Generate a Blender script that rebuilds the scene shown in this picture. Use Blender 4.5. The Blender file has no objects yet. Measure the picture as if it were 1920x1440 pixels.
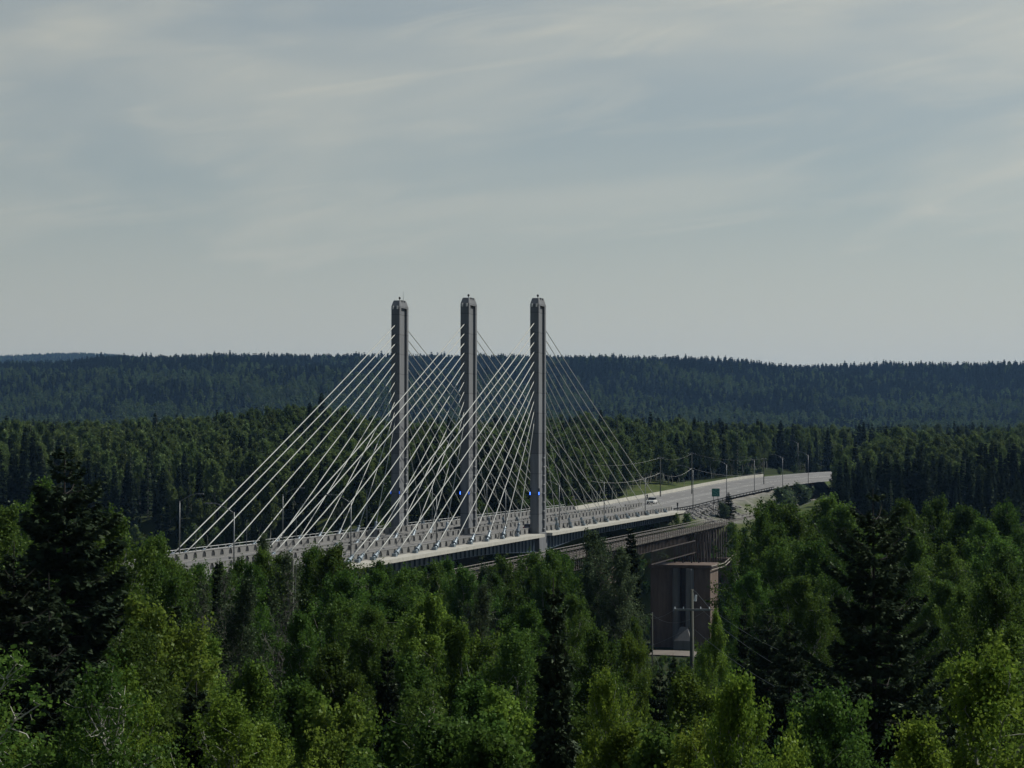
import bpy, math, random
import numpy as np
from mathutils import Vector, Matrix
R = math.radians
rng = np.random.default_rng(7)
random.seed(7)
S = bpy.context.scene
COL = S.collection

# ------------------------------------------------------------------ camera
F = 4100.0                       # focal length in photo pixels (1920 wide)
CZ = 17.7                        # eye height above the bridge deck (deck is z = 0)
PITCH = math.atan(110 / F)
cam = bpy.data.cameras.new('camera')
cam.sensor_width = 36.0; cam.lens = F / 1920 * 36
cam.clip_start = 1.0; cam.clip_end = 30000
camo = bpy.data.objects.new('camera', cam); COL.objects.link(camo)
camo.location = (0, 0, CZ); camo.rotation_euler = (R(90) + PITCH, 0, 0)
S.camera = camo

def at(u, v, Y):
    """point seen at photo pixel (u, v) at distance Y"""
    a = (u - 960) / F; b = -(v - 720) / F
    c, s = math.cos(PITCH), math.sin(PITCH)
    dy = c - b * s; dz = s + b * c
    return Vector((a * Y / dy, Y, CZ + dz * Y / dy))

# ------------------------------------------------------------------ bridge frame: local x = along (t), y = across (w), z up
TH = math.atan(1090 / F)
DX, DY = math.sin(TH), math.cos(TH)
OX, OY = 5.08, 425.0
W = 28.2
def BP(t, w, z=0.0): return Vector((OX + t * DX - w * DY, OY + t * DY + w * DX, z))
def TW(x, y):
    rx, ry = x - OX, y - OY
    return rx * DX + ry * DY, -rx * DY + ry * DX
BROT = math.atan2(DY, DX)

# ------------------------------------------------------------------ materials
def mat(name): 
    m = bpy.data.materials.new(name); m.use_nodes = True
    return m, m.node_tree.nodes, m.node_tree.links, m.node_tree.nodes['Principled BSDF']
def plain(name, col, rough=.7, metal=0., var=.25, scale=1.5, col2=None, bump=0., stretch=(1, 1, 1)):
    m, n, l, b = mat(name)
    b.inputs['Roughness'].default_value = rough; b.inputs['Metallic'].default_value = metal
    tc = n.new('ShaderNodeTexCoord'); mp = n.new('ShaderNodeMapping'); mp.inputs['Scale'].default_value = stretch
    no = n.new('ShaderNodeTexNoise'); no.inputs['Scale'].default_value = scale; no.inputs['Detail'].default_value = 6
    no.inputs['Roughness'].default_value = .65
    l.new(tc.outputs['Object'], mp.inputs[0]); l.new(mp.outputs[0], no.inputs['Vector'])
    cr = n.new('ShaderNodeValToRGB'); cr.color_ramp.elements[0].position = .3; cr.color_ramp.elements[1].position = .72
    c2 = col2 or tuple(min(1, c * (1 + var)) for c in col); c1 = tuple(c * (1 - var) for c in col) if not col2 else col
    cr.color_ramp.elements[0].color = (*c1, 1); cr.color_ramp.elements[1].color = (*c2, 1)
    l.new(no.outputs['Fac'], cr.inputs[0]); l.new(cr.outputs[0], b.inputs['Base Color'])
    if bump:
        bu = n.new('ShaderNodeBump'); bu.inputs['Strength'].default_value = bump; bu.inputs['Distance'].default_value = .05
        l.new(no.outputs['Fac'], bu.inputs['Height']); l.new(bu.outputs[0], b.inputs['Normal'])
    return m
def foliage(name, c1, c2, trans=.45, hue=.018, val=.3):
    m, n, l, b = mat(name)
    n.remove(b)
    out = n['Material Output']
    at_ = n.new('ShaderNodeAttribute'); at_.attribute_name = 'tint'
    mx = n.new('ShaderNodeMix'); mx.data_type = 'RGBA'
    mx.inputs[6].default_value = (*c1, 1); mx.inputs[7].default_value = (*c2, 1)
    l.new(at_.outputs['Fac'], mx.inputs[0])
    oi = n.new('ShaderNodeObjectInfo')
    hs = n.new('ShaderNodeHueSaturation')
    m1 = n.new('ShaderNodeMapRange'); m1.inputs[3].default_value = .5 - hue; m1.inputs[4].default_value = .5 + hue * .6
    m2 = n.new('ShaderNodeMapRange'); m2.inputs[3].default_value = 1 - val; m2.inputs[4].default_value = 1 + val
    mu = n.new('ShaderNodeMath'); mu.operation = 'MULTIPLY'; mu.inputs[1].default_value = 7.31
    fr = n.new('ShaderNodeMath'); fr.operation = 'FRACT'
    l.new(oi.outputs['Random'], m1.inputs[0]); l.new(oi.outputs['Random'], mu.inputs[0]); l.new(mu.outputs[0], fr.inputs[0]); l.new(fr.outputs[0], m2.inputs[0])
    l.new(m1.outputs[0], hs.inputs['Hue']); l.new(m2.outputs[0], hs.inputs['Value']); l.new(mx.outputs[2], hs.inputs['Color'])
    d = n.new('ShaderNodeBsdfDiffuse'); t = n.new('ShaderNodeBsdfTranslucent'); g = n.new('ShaderNodeBsdfGlossy'); g.inputs['Roughness'].default_value = .45
    g.inputs['Color'].default_value = (.35, .42, .3, 1)
    l.new(hs.outputs[0], d.inputs['Color']); l.new(hs.outputs[0], t.inputs['Color'])
    a = n.new('ShaderNodeMixShader'); a.inputs[0].default_value = trans
    l.new(d.outputs[0], a.inputs[1]); l.new(t.outputs[0], a.inputs[2])
    b2 = n.new('ShaderNodeMixShader'); b2.inputs[0].default_value = .02
    l.new(a.outputs[0], b2.inputs[1]); l.new(g.outputs[0], b2.inputs[2])
    l.new(b2.outputs[0], out.inputs['Surface'])
    return m
def emit(name, col, s):
    m, n, l, b = mat(name); b.inputs['Base Color'].default_value = (*col, 1)
    b.inputs['Emission Color'].default_value = (*col, 1); b.inputs['Emission Strength'].default_value = s
    return m
M = dict(
    concrete=plain('concrete', (.125, .132, .142), .85, var=.3, scale=.6, bump=.2, stretch=(1.6, 1.6, .16)),
    parapet=plain('parapet_concrete', (.155, .154, .15), .85, var=.25, scale=.5),
    sidewalk=plain('sidewalk_concrete', (.36, .35, .31), .85, var=.16, scale=.5),
    asphalt=plain('asphalt', (.125, .122, .12), .9, var=.22, scale=.25, stretch=(.25, 2.5, 1)),
    roadtop=plain('road_asphalt', (.15, .147, .143), .9, var=.2, scale=.12),
    paint=plain('road_paint', (.5, .5, .46), .7, var=.2, scale=3),
    steel=plain('girder_steel', (.075, .105, .14), .5, .2, var=.3, scale=.6),
    sleeve=plain('anchor_steel', (.15, .19, .225), .45, .2, var=.2, scale=2),
    cable=plain('cable_sheath', (.38, .39, .365), .45, var=.08, scale=.3),
    galv=plain('galvanised_steel', (.15, .16, .165), .45, .5, var=.15, scale=2),
    rail=plain('railing_steel', (.45, .46, .46), .5, .3, var=.12, scale=2),
    oldrail=plain('weathered_rail', (.17, .155, .14), .7, .2, var=.3, scale=2),
    dark=plain('dark_metal', (.02, .022, .025), .5, .2),
    rust=plain('rusty_steel', (.036, .026, .022), .8, .2, var=.4, scale=.8),
    pier=plain('stained_pier', (.06, .038, .028), .9, col2=(.14, .1, .078), scale=.5, stretch=(1, 1, .18), bump=.3),
    pierg=plain('grey_pier', (.11, .11, .11), .9, var=.3, scale=.5, stretch=(1, 1, .2)),
    timber=plain('tie_timber', (.19, .17, .145), .85, var=.35, scale=1.2),
    oldwood=plain('pole_wood', (.055, .06, .05), .9, var=.35, scale=2, stretch=(4, 4, .3)),
    wire=plain('wire_aluminium', (.13, .135, .135), .5, .5),
    insul=plain('porcelain', (.75, .76, .76), .25),
    green=plain('sign_green', (.006, .12, .085), .5, var=.1),
    white=plain('white_paint', (.55, .55, .54), .4, var=.05),
    glass=plain('dark_glass', (.012, .014, .018), .12),
    navy=plain('navy_paint', (.02, .03, .06), .3),
    brown=plain('brown_panel', (.06, .04, .03), .8),
    skin=plain('skin', (.35, .22, .16), .6),
    rock=plain('riprap_rock', (.17, .165, .16), .9, var=.4, scale=.8),
    gravel=plain('gravel', (.14, .122, .105), .95, var=.25, scale=.5),
    aspbark=plain('aspen_bark', (.15, .155, .13), .85, col2=(.34, .34, .29), scale=2.2, stretch=(1, 1, .6)),
    birbark=plain('pale_bark', (.2, .19, .17), .8, col2=(.52, .5, .45), scale=2.5, stretch=(1, 1, 1.6)),
    sprbark=plain('spruce_bark', (.02, .017, .014), .9, var=.35, scale=3),
    twig=plain('grey_twig', (.13, .125, .115), .9, var=.3, scale=2),
    aspen=foliage('aspen_leaf', (.03, .07, .016), (.086, .15, .027), .5),
    yellow=foliage('young_leaf', (.048, .1, .018), (.15, .225, .034), .5),
    bright=foliage('bright_leaf', (.065, .12, .018), (.2, .27, .036), .5),
    grey=foliage('greyish_leaf', (.04, .066, .034), (.085, .12, .06), .4),
    spruce=foliage('spruce_needle', (.012, .022, .013), (.034, .05, .026), .15, .012, .3),
    faras=foliage('far_aspen_leaf', (.04, .072, .024), (.118, .162, .052), .42, .015, .32),
    farsp=foliage('far_spruce_needle', (.013, .024, .015), (.032, .047, .026), .15, .012, .3),
)
def tower_concrete():
    m = plain('tower_concrete', (.125, .132, .142), .85, var=.32, scale=.6, bump=.2, stretch=(1.6, 1.6, .14)); n = m.node_tree.nodes; l = m.node_tree.links; b = n['Principled BSDF']
    src = b.inputs['Base Color'].links[0].from_socket
    tc = n.new('ShaderNodeTexCoord'); sp = n.new('ShaderNodeSeparateXYZ'); l.new(tc.outputs['Object'], sp.inputs[0])
    f = n.new('ShaderNodeMath'); f.operation = 'PINGPONG'; f.inputs[1].default_value = 1.95; l.new(sp.outputs[2], f.inputs[0])
    r = n.new('ShaderNodeMapRange'); r.inputs[1].default_value = .03; r.inputs[2].default_value = .1; r.inputs[3].default_value = .55; r.inputs[4].default_value = 1; l.new(f.outputs[0], r.inputs[0])
    fl = n.new('ShaderNodeMath'); fl.operation = 'FLOOR'; dv = n.new('ShaderNodeMath'); dv.operation = 'DIVIDE'; dv.inputs[1].default_value = 3.9; l.new(sp.outputs[2], dv.inputs[0]); l.new(dv.outputs[0], fl.inputs[0])
    wn = n.new('ShaderNodeTexWhiteNoise'); wn.noise_dimensions = '1D'; l.new(fl.outputs[0], wn.inputs['W'])
    r2 = n.new('ShaderNodeMapRange'); r2.inputs[3].default_value = .86; r2.inputs[4].default_value = 1.12; l.new(wn.outputs['Value'], r2.inputs[0])
    mu = n.new('ShaderNodeMath'); mu.operation = 'MULTIPLY'; l.new(r.outputs[0], mu.inputs[0]); l.new(r2.outputs[0], mu.inputs[1])
    hs = n.new('ShaderNodeHueSaturation'); l.new(src, hs.inputs['Color']); l.new(mu.outputs[0], hs.inputs['Value']); l.new(hs.outputs[0], b.inputs['Base Color'])
    return m
M['tower'] = tower_concrete()
# ------------------------------------------------------------------ object helpers
def tag(o, label=None, cat=None, group=None, kind=None):
    if label: o['label'] = label
    if cat: o['category'] = cat
    if group: o['group'] = group
    if kind: o['kind'] = kind
    return o
def empty(name, loc=(0, 0, 0), rz=0.):
    o = bpy.data.objects.new(name, None); COL.objects.link(o)
    o.location = loc; o.rotation_euler = (0, 0, rz); o.empty_display_size = .5
    return o
def copy_tree(o, parent=None):
    c = o.copy(); COL.objects.link(c); c.parent = parent
    for ch in list(o.children): copy_tree(ch, c)
    return c
def put(name, me, parent=None, loc=None):
    o = bpy.data.objects.new(name, me); COL.objects.link(o); o.parent = parent
    if loc is not None: o.location = loc
    return o
class MB:
    def __init__(s): s.v = []; s.f = []
    def add(s, vs, fs):
        k = len(s.v); s.v += [tuple(p) for p in vs]; s.f += [tuple(i + k for i in f) for f in fs]; return s
    def box(s, x0, x1, y0, y1, z0, z1):
        return s.add([(x0, y0, z0), (x1, y0, z0), (x1, y1, z0), (x0, y1, z0), (x0, y0, z1), (x1, y0, z1), (x1, y1, z1), (x0, y1, z1)],
                     [(0, 3, 2, 1), (4, 5, 6, 7), (0, 1, 5, 4), (1, 2, 6, 5), (2, 3, 7, 6), (3, 0, 4, 7)])
    def prism(s, poly, z0, z1, f=lambda x, y, z: (x, y, z)):
        n = len(poly)
        vs = [f(x, y, z0) for x, y in poly] + [f(x, y, z1) for x, y in poly]
        return s.add(vs, [tuple(range(n - 1, -1, -1)), tuple(range(n, 2 * n))] + [(i, (i + 1) % n, n + (i + 1) % n, n + i) for i in range(n)])
    def tube(s, pts, r, n=6, cap=True):
        pts = [Vector(p) for p in pts]; m = len(pts)
        rs = r if hasattr(r, '__len__') else [r] * m
        vs = []; prev = None
        for i, p in enumerate(pts):
            d = (pts[min(i + 1, m - 1)] - pts[max(i - 1, 0)]).normalized()
            if prev is None:
                a = d.cross(Vector((0, 0, 1)) if abs(d.z) < .9 else Vector((1, 0, 0))).normalized()
            else:
                a = (prev - d * prev.dot(d)).normalized()
            prev = a; b = d.cross(a)
            for k in range(n):
                q = 2 * math.pi * k / n
                vs.append(p + (a * math.cos(q) + b * math.sin(q)) * rs[i])
        fs = [(i * n + k, i * n + (k + 1) % n, (i + 1) * n + (k + 1) % n, (i + 1) * n + k) for i in range(m - 1) for k in range(n)]
        if cap: fs += [tuple(range(n - 1, -1, -1)), tuple((m - 1) * n + k for k in range(n))]
        return s.add(vs, fs)
    def ball(s, c, rx, ry, rz, nu=10, nv=6):
        vs = [(c[0], c[1], c[2] - rz)]
        for j in range(1, nv):
            p = -math.pi / 2 + math.pi * j / nv
            for i in range(nu):
                q = 2 * math.pi * i / nu
                vs.append((c[0] + rx * math.cos(p) * math.cos(q), c[1] + ry * math.cos(p) * math.sin(q), c[2] + rz * math.sin(p)))
        vs.append((c[0], c[1], c[2] + rz)); L = len(vs) - 1
        fs = [(0, 1 + (i + 1) % nu, 1 + i) for i in range(nu)] + [(L, L - nu + i, L - nu + (i + 1) % nu) for i in range(nu)]
        for j in range(nv - 2):
            a = 1 + j * nu; b = a + nu
            fs += [(a + i, a + (i + 1) % nu, b + (i + 1) % nu, b + i) for i in range(nu)]
        return s.add(vs, fs)
    def mesh(s, name, m, smooth=False):
        me = bpy.data.meshes.new(name); me.from_pydata(s.v, [], s.f); me.materials.append(m)
        if smooth: me.polygons.foreach_set('use_smooth', [True] * len(me.polygons))
        me.update(); return me
    def build(s, name, m, parent=None, smooth=False, loc=None): return put(name, s.mesh(name, m, smooth), parent, loc)
def bevel(o, w=.02, seg=2):
    b = o.modifiers.new('bevel', 'BEVEL'); b.width = w; b.segments = seg; b.limit_method = 'ANGLE'; return o

def quad_mesh(name, q, tint, m, extra=None):
    """q: (N,4,3) quads; extra: (verts, quads, material) for wood in the same mesh"""
    N = len(q); v = q.reshape(-1, 3); f = np.arange(N * 4).reshape(N, 4); mi = np.zeros(N, np.int32); tt = tint
    mats = [m]
    if extra is not None:
        ev, ef, em = extra
        f = np.vstack([f, ef + len(v)]); v = np.vstack([v, ev]); mi = np.concatenate([mi, np.ones(len(ef), np.int32)])
        tt = np.concatenate([tint, np.full(len(ef), .5)]); mats.append(em)
    me = bpy.data.meshes.new(name)
    me.vertices.add(len(v)); me.vertices.foreach_set('co', v.astype(np.float32).ravel())
    me.loops.add(len(f) * 4); me.loops.foreach_set('vertex_index', f.astype(np.int32).ravel())
    me.polygons.add(len(f)); me.polygons.foreach_set('loop_start', np.arange(0, len(f) * 4, 4, dtype=np.int32))
    me.polygons.foreach_set('material_index', mi)
    for x in mats: me.materials.append(x)
    a = me.attributes.new('tint', 'FLOAT', 'FACE'); a.data.foreach_set('value', tt.astype(np.float32))
    me.update(calc_edges=True); return me
def norm(a): return a / np.maximum(np.linalg.norm(a, axis=-1, keepdims=True), 1e-9)
def leaves(c, size, g, up=.5, aspect=.8, out=None):
    """diamond leaves at c, random facing biased up"""
    N = len(c)
    n = g.normal(size=(N, 3)); n[:, 2] += up
    if out is not None: n += out
    n = norm(n); t = norm(np.cross(n, g.normal(size=(N, 3)))); b = np.cross(n, t)
    s = (size * g.uniform(.5, 1.5, N))[:, None]
    t = t * s * .5; b = b * s * .5 * aspect
    bend = n * s * .12
    return np.stack([c - t, c - b * 1.0 + bend, c + t, c + b + bend], 1)
class Wood:
    def __init__(s): s.m = MB()
    def tube(s, pts, r0, r1, n=5):
        k = len(pts); s.m.tube(pts, [r0 + (r1 - r0) * i / (k - 1) for i in range(k)], n, cap=False)
    def arrays(s): return np.array(s.m.v, float).reshape(-1, 3), np.array(s.m.f, np.int64).reshape(-1, 4)

def aspen_tree(seed, h, rad, base=.35, nl=34, per=330, leaf=.16, clump=.55, wander=.25, lean=0., twigs=0, shape=1.0, sub=4, tr_=1.0, up0=30, up1=58):
    """returns leaf quads, tint, wood. limbs carry secondary boughs, the leaves hang in clumps at their ends"""
    g = np.random.default_rng(seed); w = Wood()
    nz = 9; px = np.zeros((nz, 3)); px[:, 2] = np.linspace(0, h * .95, nz)
    wd = np.cumsum(g.normal(0, wander, (nz, 2)), 0); px[:, :2] = wd - wd[0]; px[:, 0] += lean * px[:, 2]
    def tr(z):
        return np.array([np.interp(z, px[:, 2], px[:, i]) for i in range(3)])
    r0 = h * .0105 * tr_
    w.tube([tuple(p) for p in px], r0, .02, 7)
    cl = []; rr = []; dr = []
    for i in range(nl):
        f = (i + g.uniform(0, 1)) / nl
        z = h * (base + (.97 - base) * f)
        fz = (z / h - base) / (1 - base)
        prof = (math.sin(math.pi * min(1, (.12 + fz * .88)) ** .85) ** .75) * (1 - .42 * fz) if shape > .5 else (1 - fz) ** .7
        L = max(rad * prof * g.uniform(.5, 1.28), .5)
        az = i * 2.39996 + g.uniform(-.5, .5); el = R(g.uniform(up0, up1) + 18 * fz)
        d = np.array([math.cos(az) * math.cos(el), math.sin(az) * math.cos(el), math.sin(el)])
        p0 = tr(z - L * .25 if z - L * .25 > h * base * .7 else z); pts = [p0]
        for k in range(1, 5):
            d2 = norm(d + g.normal(0, .16, 3) + np.array([0, 0, .06 * k])); pts.append(pts[-1] + d2 * L / 4 * 1.05)
        w.tube([tuple(p) for p in pts], max(.018, r0 * .42 * (L / rad)), .012, 4)
        for k in range(sub):
            s = g.uniform(.35, 1.0); q = pts[int(s * 3.99)] * (1 - (s * 4) % 1) + pts[min(4, int(s * 3.99) + 1)] * ((s * 4) % 1)
            d3 = norm(d * .6 + g.normal(0, .7, 3) + np.array([0, 0, .25])); l2 = L * g.uniform(.15, .42)
            e = q + d3 * l2; w.tube([tuple(q), tuple(q + d3 * l2 * .5 + g.normal(0, .05, 3)), tuple(e)], .016, .006, 3)
            cl.append(e); rr.append(clump * g.uniform(.5, 1.3) * (.7 + .5 * prof)); dr.append(norm(d3 + np.array([0, 0, .7])))
            for t in range(twigs):
                e2 = q + norm(g.normal(size=3) + np.array([0, 0, .3])) * l2 * g.uniform(.5, 1.2)
                w.tube([tuple(q), tuple((q + e2) / 2 + g.normal(0, .06, 3)), tuple(e2)], .012, .004, 3)
        cl.append(pts[-1]); rr.append(clump * g.uniform(.7, 1.2)); dr.append(norm(d + np.array([0, 0, .6])))
    top = tr(h * .95)
    for k in range(4): cl.append(top + g.normal(0, .25, 3) * np.array([1, 1, 1.4]) + np.array([0, 0, -.25 * k])); rr.append(clump * .55); dr.append(np.array([0, 0, 1.]))
    cl = np.array(cl); rr = np.array(rr)
    n = np.maximum((per * (rr / clump) ** 2).astype(int), 6)
    idx = np.repeat(np.arange(len(cl)), n)
    off = norm(g.normal(size=(len(idx), 3))) * (g.uniform(0, 1, len(idx)) ** .45)[:, None]
    ax = np.array(dr)[idx]; al = (off * ax).sum(1, keepdims=True); off = (off - ax * al) * .62 + ax * al * 1.35
    c = cl[idx] + off * rr[idx][:, None] + g.normal(0, .06, (len(idx), 3))
    tint = np.clip(g.uniform(0, 1, len(cl))[idx] * .6 + g.uniform(-.1, .5, len(idx)), 0, 1)
    return leaves(c, np.full(len(c), leaf), g, .45, .85, off * .6), tint, w
def spruce_tree(seed, h, rad, z0=.06, nw=46, spray=.34, dens=15., power=.85, ragged=.25, droop=.35, wide=.16, tip=.06):
    g = np.random.default_rng(seed); w = Wood()
    wd = np.cumsum(g.normal(0, .03 * h / 20, (8, 2)), 0)
    zz = np.linspace(0, h, 8)
    w.tube([(wd[i, 0] - wd[0, 0], wd[i, 1] - wd[0, 1], zz[i]) for i in range(8)], h * .011, .015, 7)
    C = []; D = []; A = []
    for i in range(nw):
        f = (i + g.uniform(0, .9)) / nw
        z = h * (z0 + (.985 - z0) * f)
        Lm = rad * ((1 - f) ** power) + tip * rad
        nb = int(g.integers(5, 8)) if f < .9 else 4
        ph = g.uniform(0, 6.28)
        whorl = g.uniform(1 - ragged, 1 + ragged * .7)
        for k in range(nb):
            az = ph + k * 6.283 / nb + g.uniform(-.3, .3)
            L = Lm * whorl * g.uniform(1 - ragged, 1 + ragged * .6)
            if L < .1: continue
            rad_d = np.array([math.cos(az), math.sin(az), 0.]); lat = np.array([-rad_d[1], rad_d[0], 0.])
            el0 = .5 * f ** 2 - droop * (1 - f) * .5
            ns = max(16, int(dens * L * g.uniform(.8, 1.2)))
            s = g.uniform(.03, 1, ns) ** .62
            hz = L * (el0 * s - droop * .6 * s * (1 - s) * 2 + .1 * s ** 3)
            base = rad_d[None] * (L * s)[:, None]; base[:, 2] += z + hz
            side = g.uniform(-1, 1, ns) * (.36 * L * np.minimum(s * 2.2, 1.12 - s * .9) + .05)
            p = base + lat[None] * side[:, None]; p[:, 2] -= np.abs(side) * .22 + g.uniform(0, .2, ns) * min(1, L)
            C.append(p); D.append(norm(rad_d[None] * .8 + lat[None] * (np.sign(side) * .7)[:, None] + g.normal(0, .35, (ns, 3)) - np.array([0, 0, .25])))
            A.append(np.full(ns, g.uniform(0, .6)))
            if L > .5:
                zs = [0, .5, 1]
                w.tube([tuple(rad_d * L * q * .92 + np.array([0, 0, z + L * (el0 * q - droop * 1.2 * q * (1 - q) + .1 * q ** 3)])) for q in zs], .012 + .008 * L, .006, 3)
    c = np.vstack(C); d = np.vstack(D); N = len(c)
    nrm = norm(g.normal(0, .55, (N, 3)) + np.array([0, 0, 1.])); b = norm(np.cross(d, nrm))
    s = (spray * g.uniform(.6, 1.3, N) * np.clip(.7 + (h - c[:, 2]) / h * 1.2, .7, 1.15))[:, None]
    wv = b * s * wide * g.uniform(1.1, 2.2, (N, 1)); dv = d * s * .6
    q = np.stack([c - dv * .5, c + dv * .1 - wv, c + dv, c + dv * .1 + wv], 1)
    tint = np.clip(np.concatenate(A) + g.uniform(0, .4, N), 0, 1)
    return q, tint, w

def tree_parts(q, tint, w, leafmat, barkmat):
    cm = quad_mesh('crown', q, tint, leafmat)
    v, f = w.arrays(); tm = bpy.data.meshes.new('trunk')
    tm.from_pydata(v.tolist(), [], f.tolist()); tm.materials.append(barkmat)
    tm.polygons.foreach_set('use_smooth', [True] * len(tm.polygons)); tm.update()
    return cm, tm
def tree_single(name, q, tint, w, leafmat, barkmat):
    v, f = w.arrays()
    return quad_mesh(name, q, tint, leafmat, (v, f, barkmat))

# ------------------------------------------------------------------ road alignment beyond the bridge: (near edge xyz, far edge xyz)
RN = [BP(147, 1.2, 0), (48, 585, .3), (64, 646, 1.2), (80, 704, 2.0), (93, 742, 2.9), (110, 777, 3.8), (134, 806, 4.6), (168, 832, 5.2), (215, 850, 5.8), (330, 872, 6)]
RF = [BP(147, 27, 0), (22, 592, .3), (39, 655, 1.1), (54, 713, 1.8), (68, 757, 3.0), (88, 800, 4.8), (117, 838, 6.4), (156, 866, 7.3), (208, 886, 7.8), (325, 908, 8)]
RN = np.array([tuple(p) for p in RN]); RF = np.array([tuple(p) for p in RF])
def resample(P, n):
    k = len(P); s = np.linspace(0, k - 1, n); out = []
    for x in s:                                   # Catmull-Rom
        i = min(int(x), k - 2); f = x - i
        p0, p1, p2, p3 = P[max(i - 1, 0)], P[i], P[i + 1], P[min(i + 2, k - 1)]
        out.append(.5 * ((2 * p1) + (-p0 + p2) * f + (2 * p0 - 5 * p1 + 4 * p2 - p3) * f * f + (-p0 + 3 * p1 - 3 * p2 + p3) * f ** 3))
    return np.array(out)
RN = resample(RN, 91); RF = resample(RF, 91)
RCL = (RN + RF) / 2
left_cl = np.array([tuple(BP(t, W / 2, 0)) for t in range(-420, -117, 6)])
ALLCL = np.vstack([left_cl, RCL])
RAILCL = np.array([tuple(BP(t, -11.5, -3.0)) for t in list(range(-420, -120, 6)) + list(range(140, 520, 6))])
def ss(a, b, x): 
    t = np.clip((x - a) / (b - a), 0, 1); return t * t * (3 - 2 * t)
def vnoise(x, y, sc, seed=0):
    return (np.sin(x / sc + 1.3 * seed) * np.cos(y / sc * 1.13 + 2.1 * seed) + .5 * np.sin(x / sc * 2.3 + y / sc * 1.7 + seed) + .25 * np.sin(x / sc * 4.1 - y / sc * 3.7 + 2 * seed)) / 1.75
RIDGE_U = np.array([-1500, -400, 0, 130, 200, 400, 700, 900, 1080, 1300, 1500, 1700, 1920, 2400, 3600])
RIDGE_V = np.array([687, 687, 685, 683, 673, 668, 669, 673, 676, 686, 692, 695, 695, 698, 706])
def near_dist(x, y, P):
    d = np.full(x.shape, 1e9); z = np.zeros(x.shape)
    for p in P:
        dd = (x - p[0]) ** 2 + (y - p[1]) ** 2; m = dd < d
        d = np.where(m, dd, d); z = np.where(m, p[2], z)
    return np.sqrt(d), z
def terrain(x, y, roads=True):
    x = np.asarray(x, float); y = np.asarray(y, float)
    t, w = TW(x, y)
    g = ss(-112, -70, t) * (1 - ss(112, 146, t))
    pl = np.where(t < 20, -4.5, -3.0) + 1.2 * vnoise(x, y, 37, 1) + .4 * vnoise(x, y, 11, 4)
    pl = pl + 5 * (1 - ss(15, 70, np.hypot(x, y))) - 10 * ss(110, 310, y) * (1 - ss(-60, 60, t))
    pl = pl + ss(560, 900, y) * 10 * (1 - .4 * ss(40, 200, x)) + ss(900, 1500, y) * 3 + ss(1500, 2500, y) * 6
    pl = pl + ss(680, 1000, y) * 6.0 * vnoise(x, y, 75, 3) + 7 * np.exp(-((x + 80) / 32) ** 2 - ((y - 800) / 70) ** 2)
    z = pl * (1 - g) - 29.5 * g
    z = z - 3.5 * ss(-60, -45, t) * (1 - ss(6, 22, t))
    u = 960 + F * x / np.maximum(y, 50)
    rz = CZ + (830 - np.interp(u, RIDGE_U, RIDGE_V)) / F * 4050 - 16
    hill = ss(2450, 4100, y) ** .85 * (1 - .35 * ss(4200, 5600, y))
    z = z * (1 - hill) + hill * (rz + 6 * vnoise(x, y, 95, 5) * ss(2450, 3000, y) * (1 - .7 * ss(3700, 4050, y)))
    z = z + (34 * vnoise(x, y, 330, 7) + 14 * vnoise(x, y, 130, 9)) * ss(2600, 3100, y) * (1 - ss(3600, 4020, y))
    if roads:
        d, zz = near_dist(x, y, RCL); k = 1 - ss(15, 34, d); z = z * (1 - k) + (zz - .5) * k
        d, zz = near_dist(x, y, left_cl); k = 1 - ss(16, 30, d); z = z * (1 - k) + (zz - .5) * k
        d, zz = near_dist(x, y, RAILCL); k = 1 - ss(4, 9, d); z = z * (1 - k) + zz * k
    return z
def gz(x, y): return float(terrain(np.array([x]), np.array([y]))[0])

# ------------------------------------------------------------------ ground
xs = np.unique(np.concatenate([np.arange(-320, 321, 6.), np.linspace(320, 1100, 40), -np.linspace(320, 1100, 40), np.geomspace(1100, 9000, 16), -np.geomspace(1100, 9000, 16)]))
ys = np.unique(np.concatenate([np.linspace(-3000, -60, 12), np.arange(-60, 960, 6.), np.linspace(960, 2400, 60), np.linspace(2400, 4300, 90), np.geomspace(4300, 16000, 14)]))
GX, GY = np.meshgrid(xs, ys); GZ = terrain(GX, GY)
nx, ny = len(xs), len(ys)
gv = np.stack([GX, GY, GZ], -1).reshape(-1, 3)
ii, jj = np.meshgrid(np.arange(nx - 1), np.arange(ny - 1)); a0 = (jj * nx + ii).ravel()
gf = np.stack([a0, a0 + 1, a0 + nx + 1, a0 + nx], 1)
gm = bpy.data.meshes.new('ground'); gm.from_pydata(gv.tolist(), [], gf.tolist())
gm.polygons.foreach_set('use_smooth', [True] * len(gm.polygons))
cd, _ = near_dist(GX.ravel(), GY.ravel(), RCL); cd2, _ = near_dist(GX.ravel(), GY.ravel(), left_cl)
cdv = cd; cd = np.minimum(cd, cd2 + 3)
rd, _ = near_dist(GX.ravel(), GY.ravel(), RAILCL); tt, ww = TW(GX.ravel(), GY.ravel())
cover = 1 - ss(34, 52, cdv)                                       # mown verge beside the road
cl2 = (1 - ss(30, 60, np.abs(ww - 52))) * ss(95, 130, tt) * (1 - ss(300, 360, tt)); cover = np.maximum(cover, cl2)
ca = gm.attributes.new('verge', 'FLOAT', 'POINT'); ca.data.foreach_set('value', cover.astype(np.float32))
grav = np.maximum(1 - ss(15, 20, cd), 1 - ss(3.5, 6, rd))
cb = gm.attributes.new('gravel', 'FLOAT', 'POINT'); cb.data.foreach_set('value', grav.astype(np.float32))
m, n, l, b = mat('forest_floor'); b.inputs['Roughness'].default_value = .95; b.inputs['Specular IOR Level'].default_value = .05
geo = n.new('ShaderNodeNewGeometry')
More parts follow.
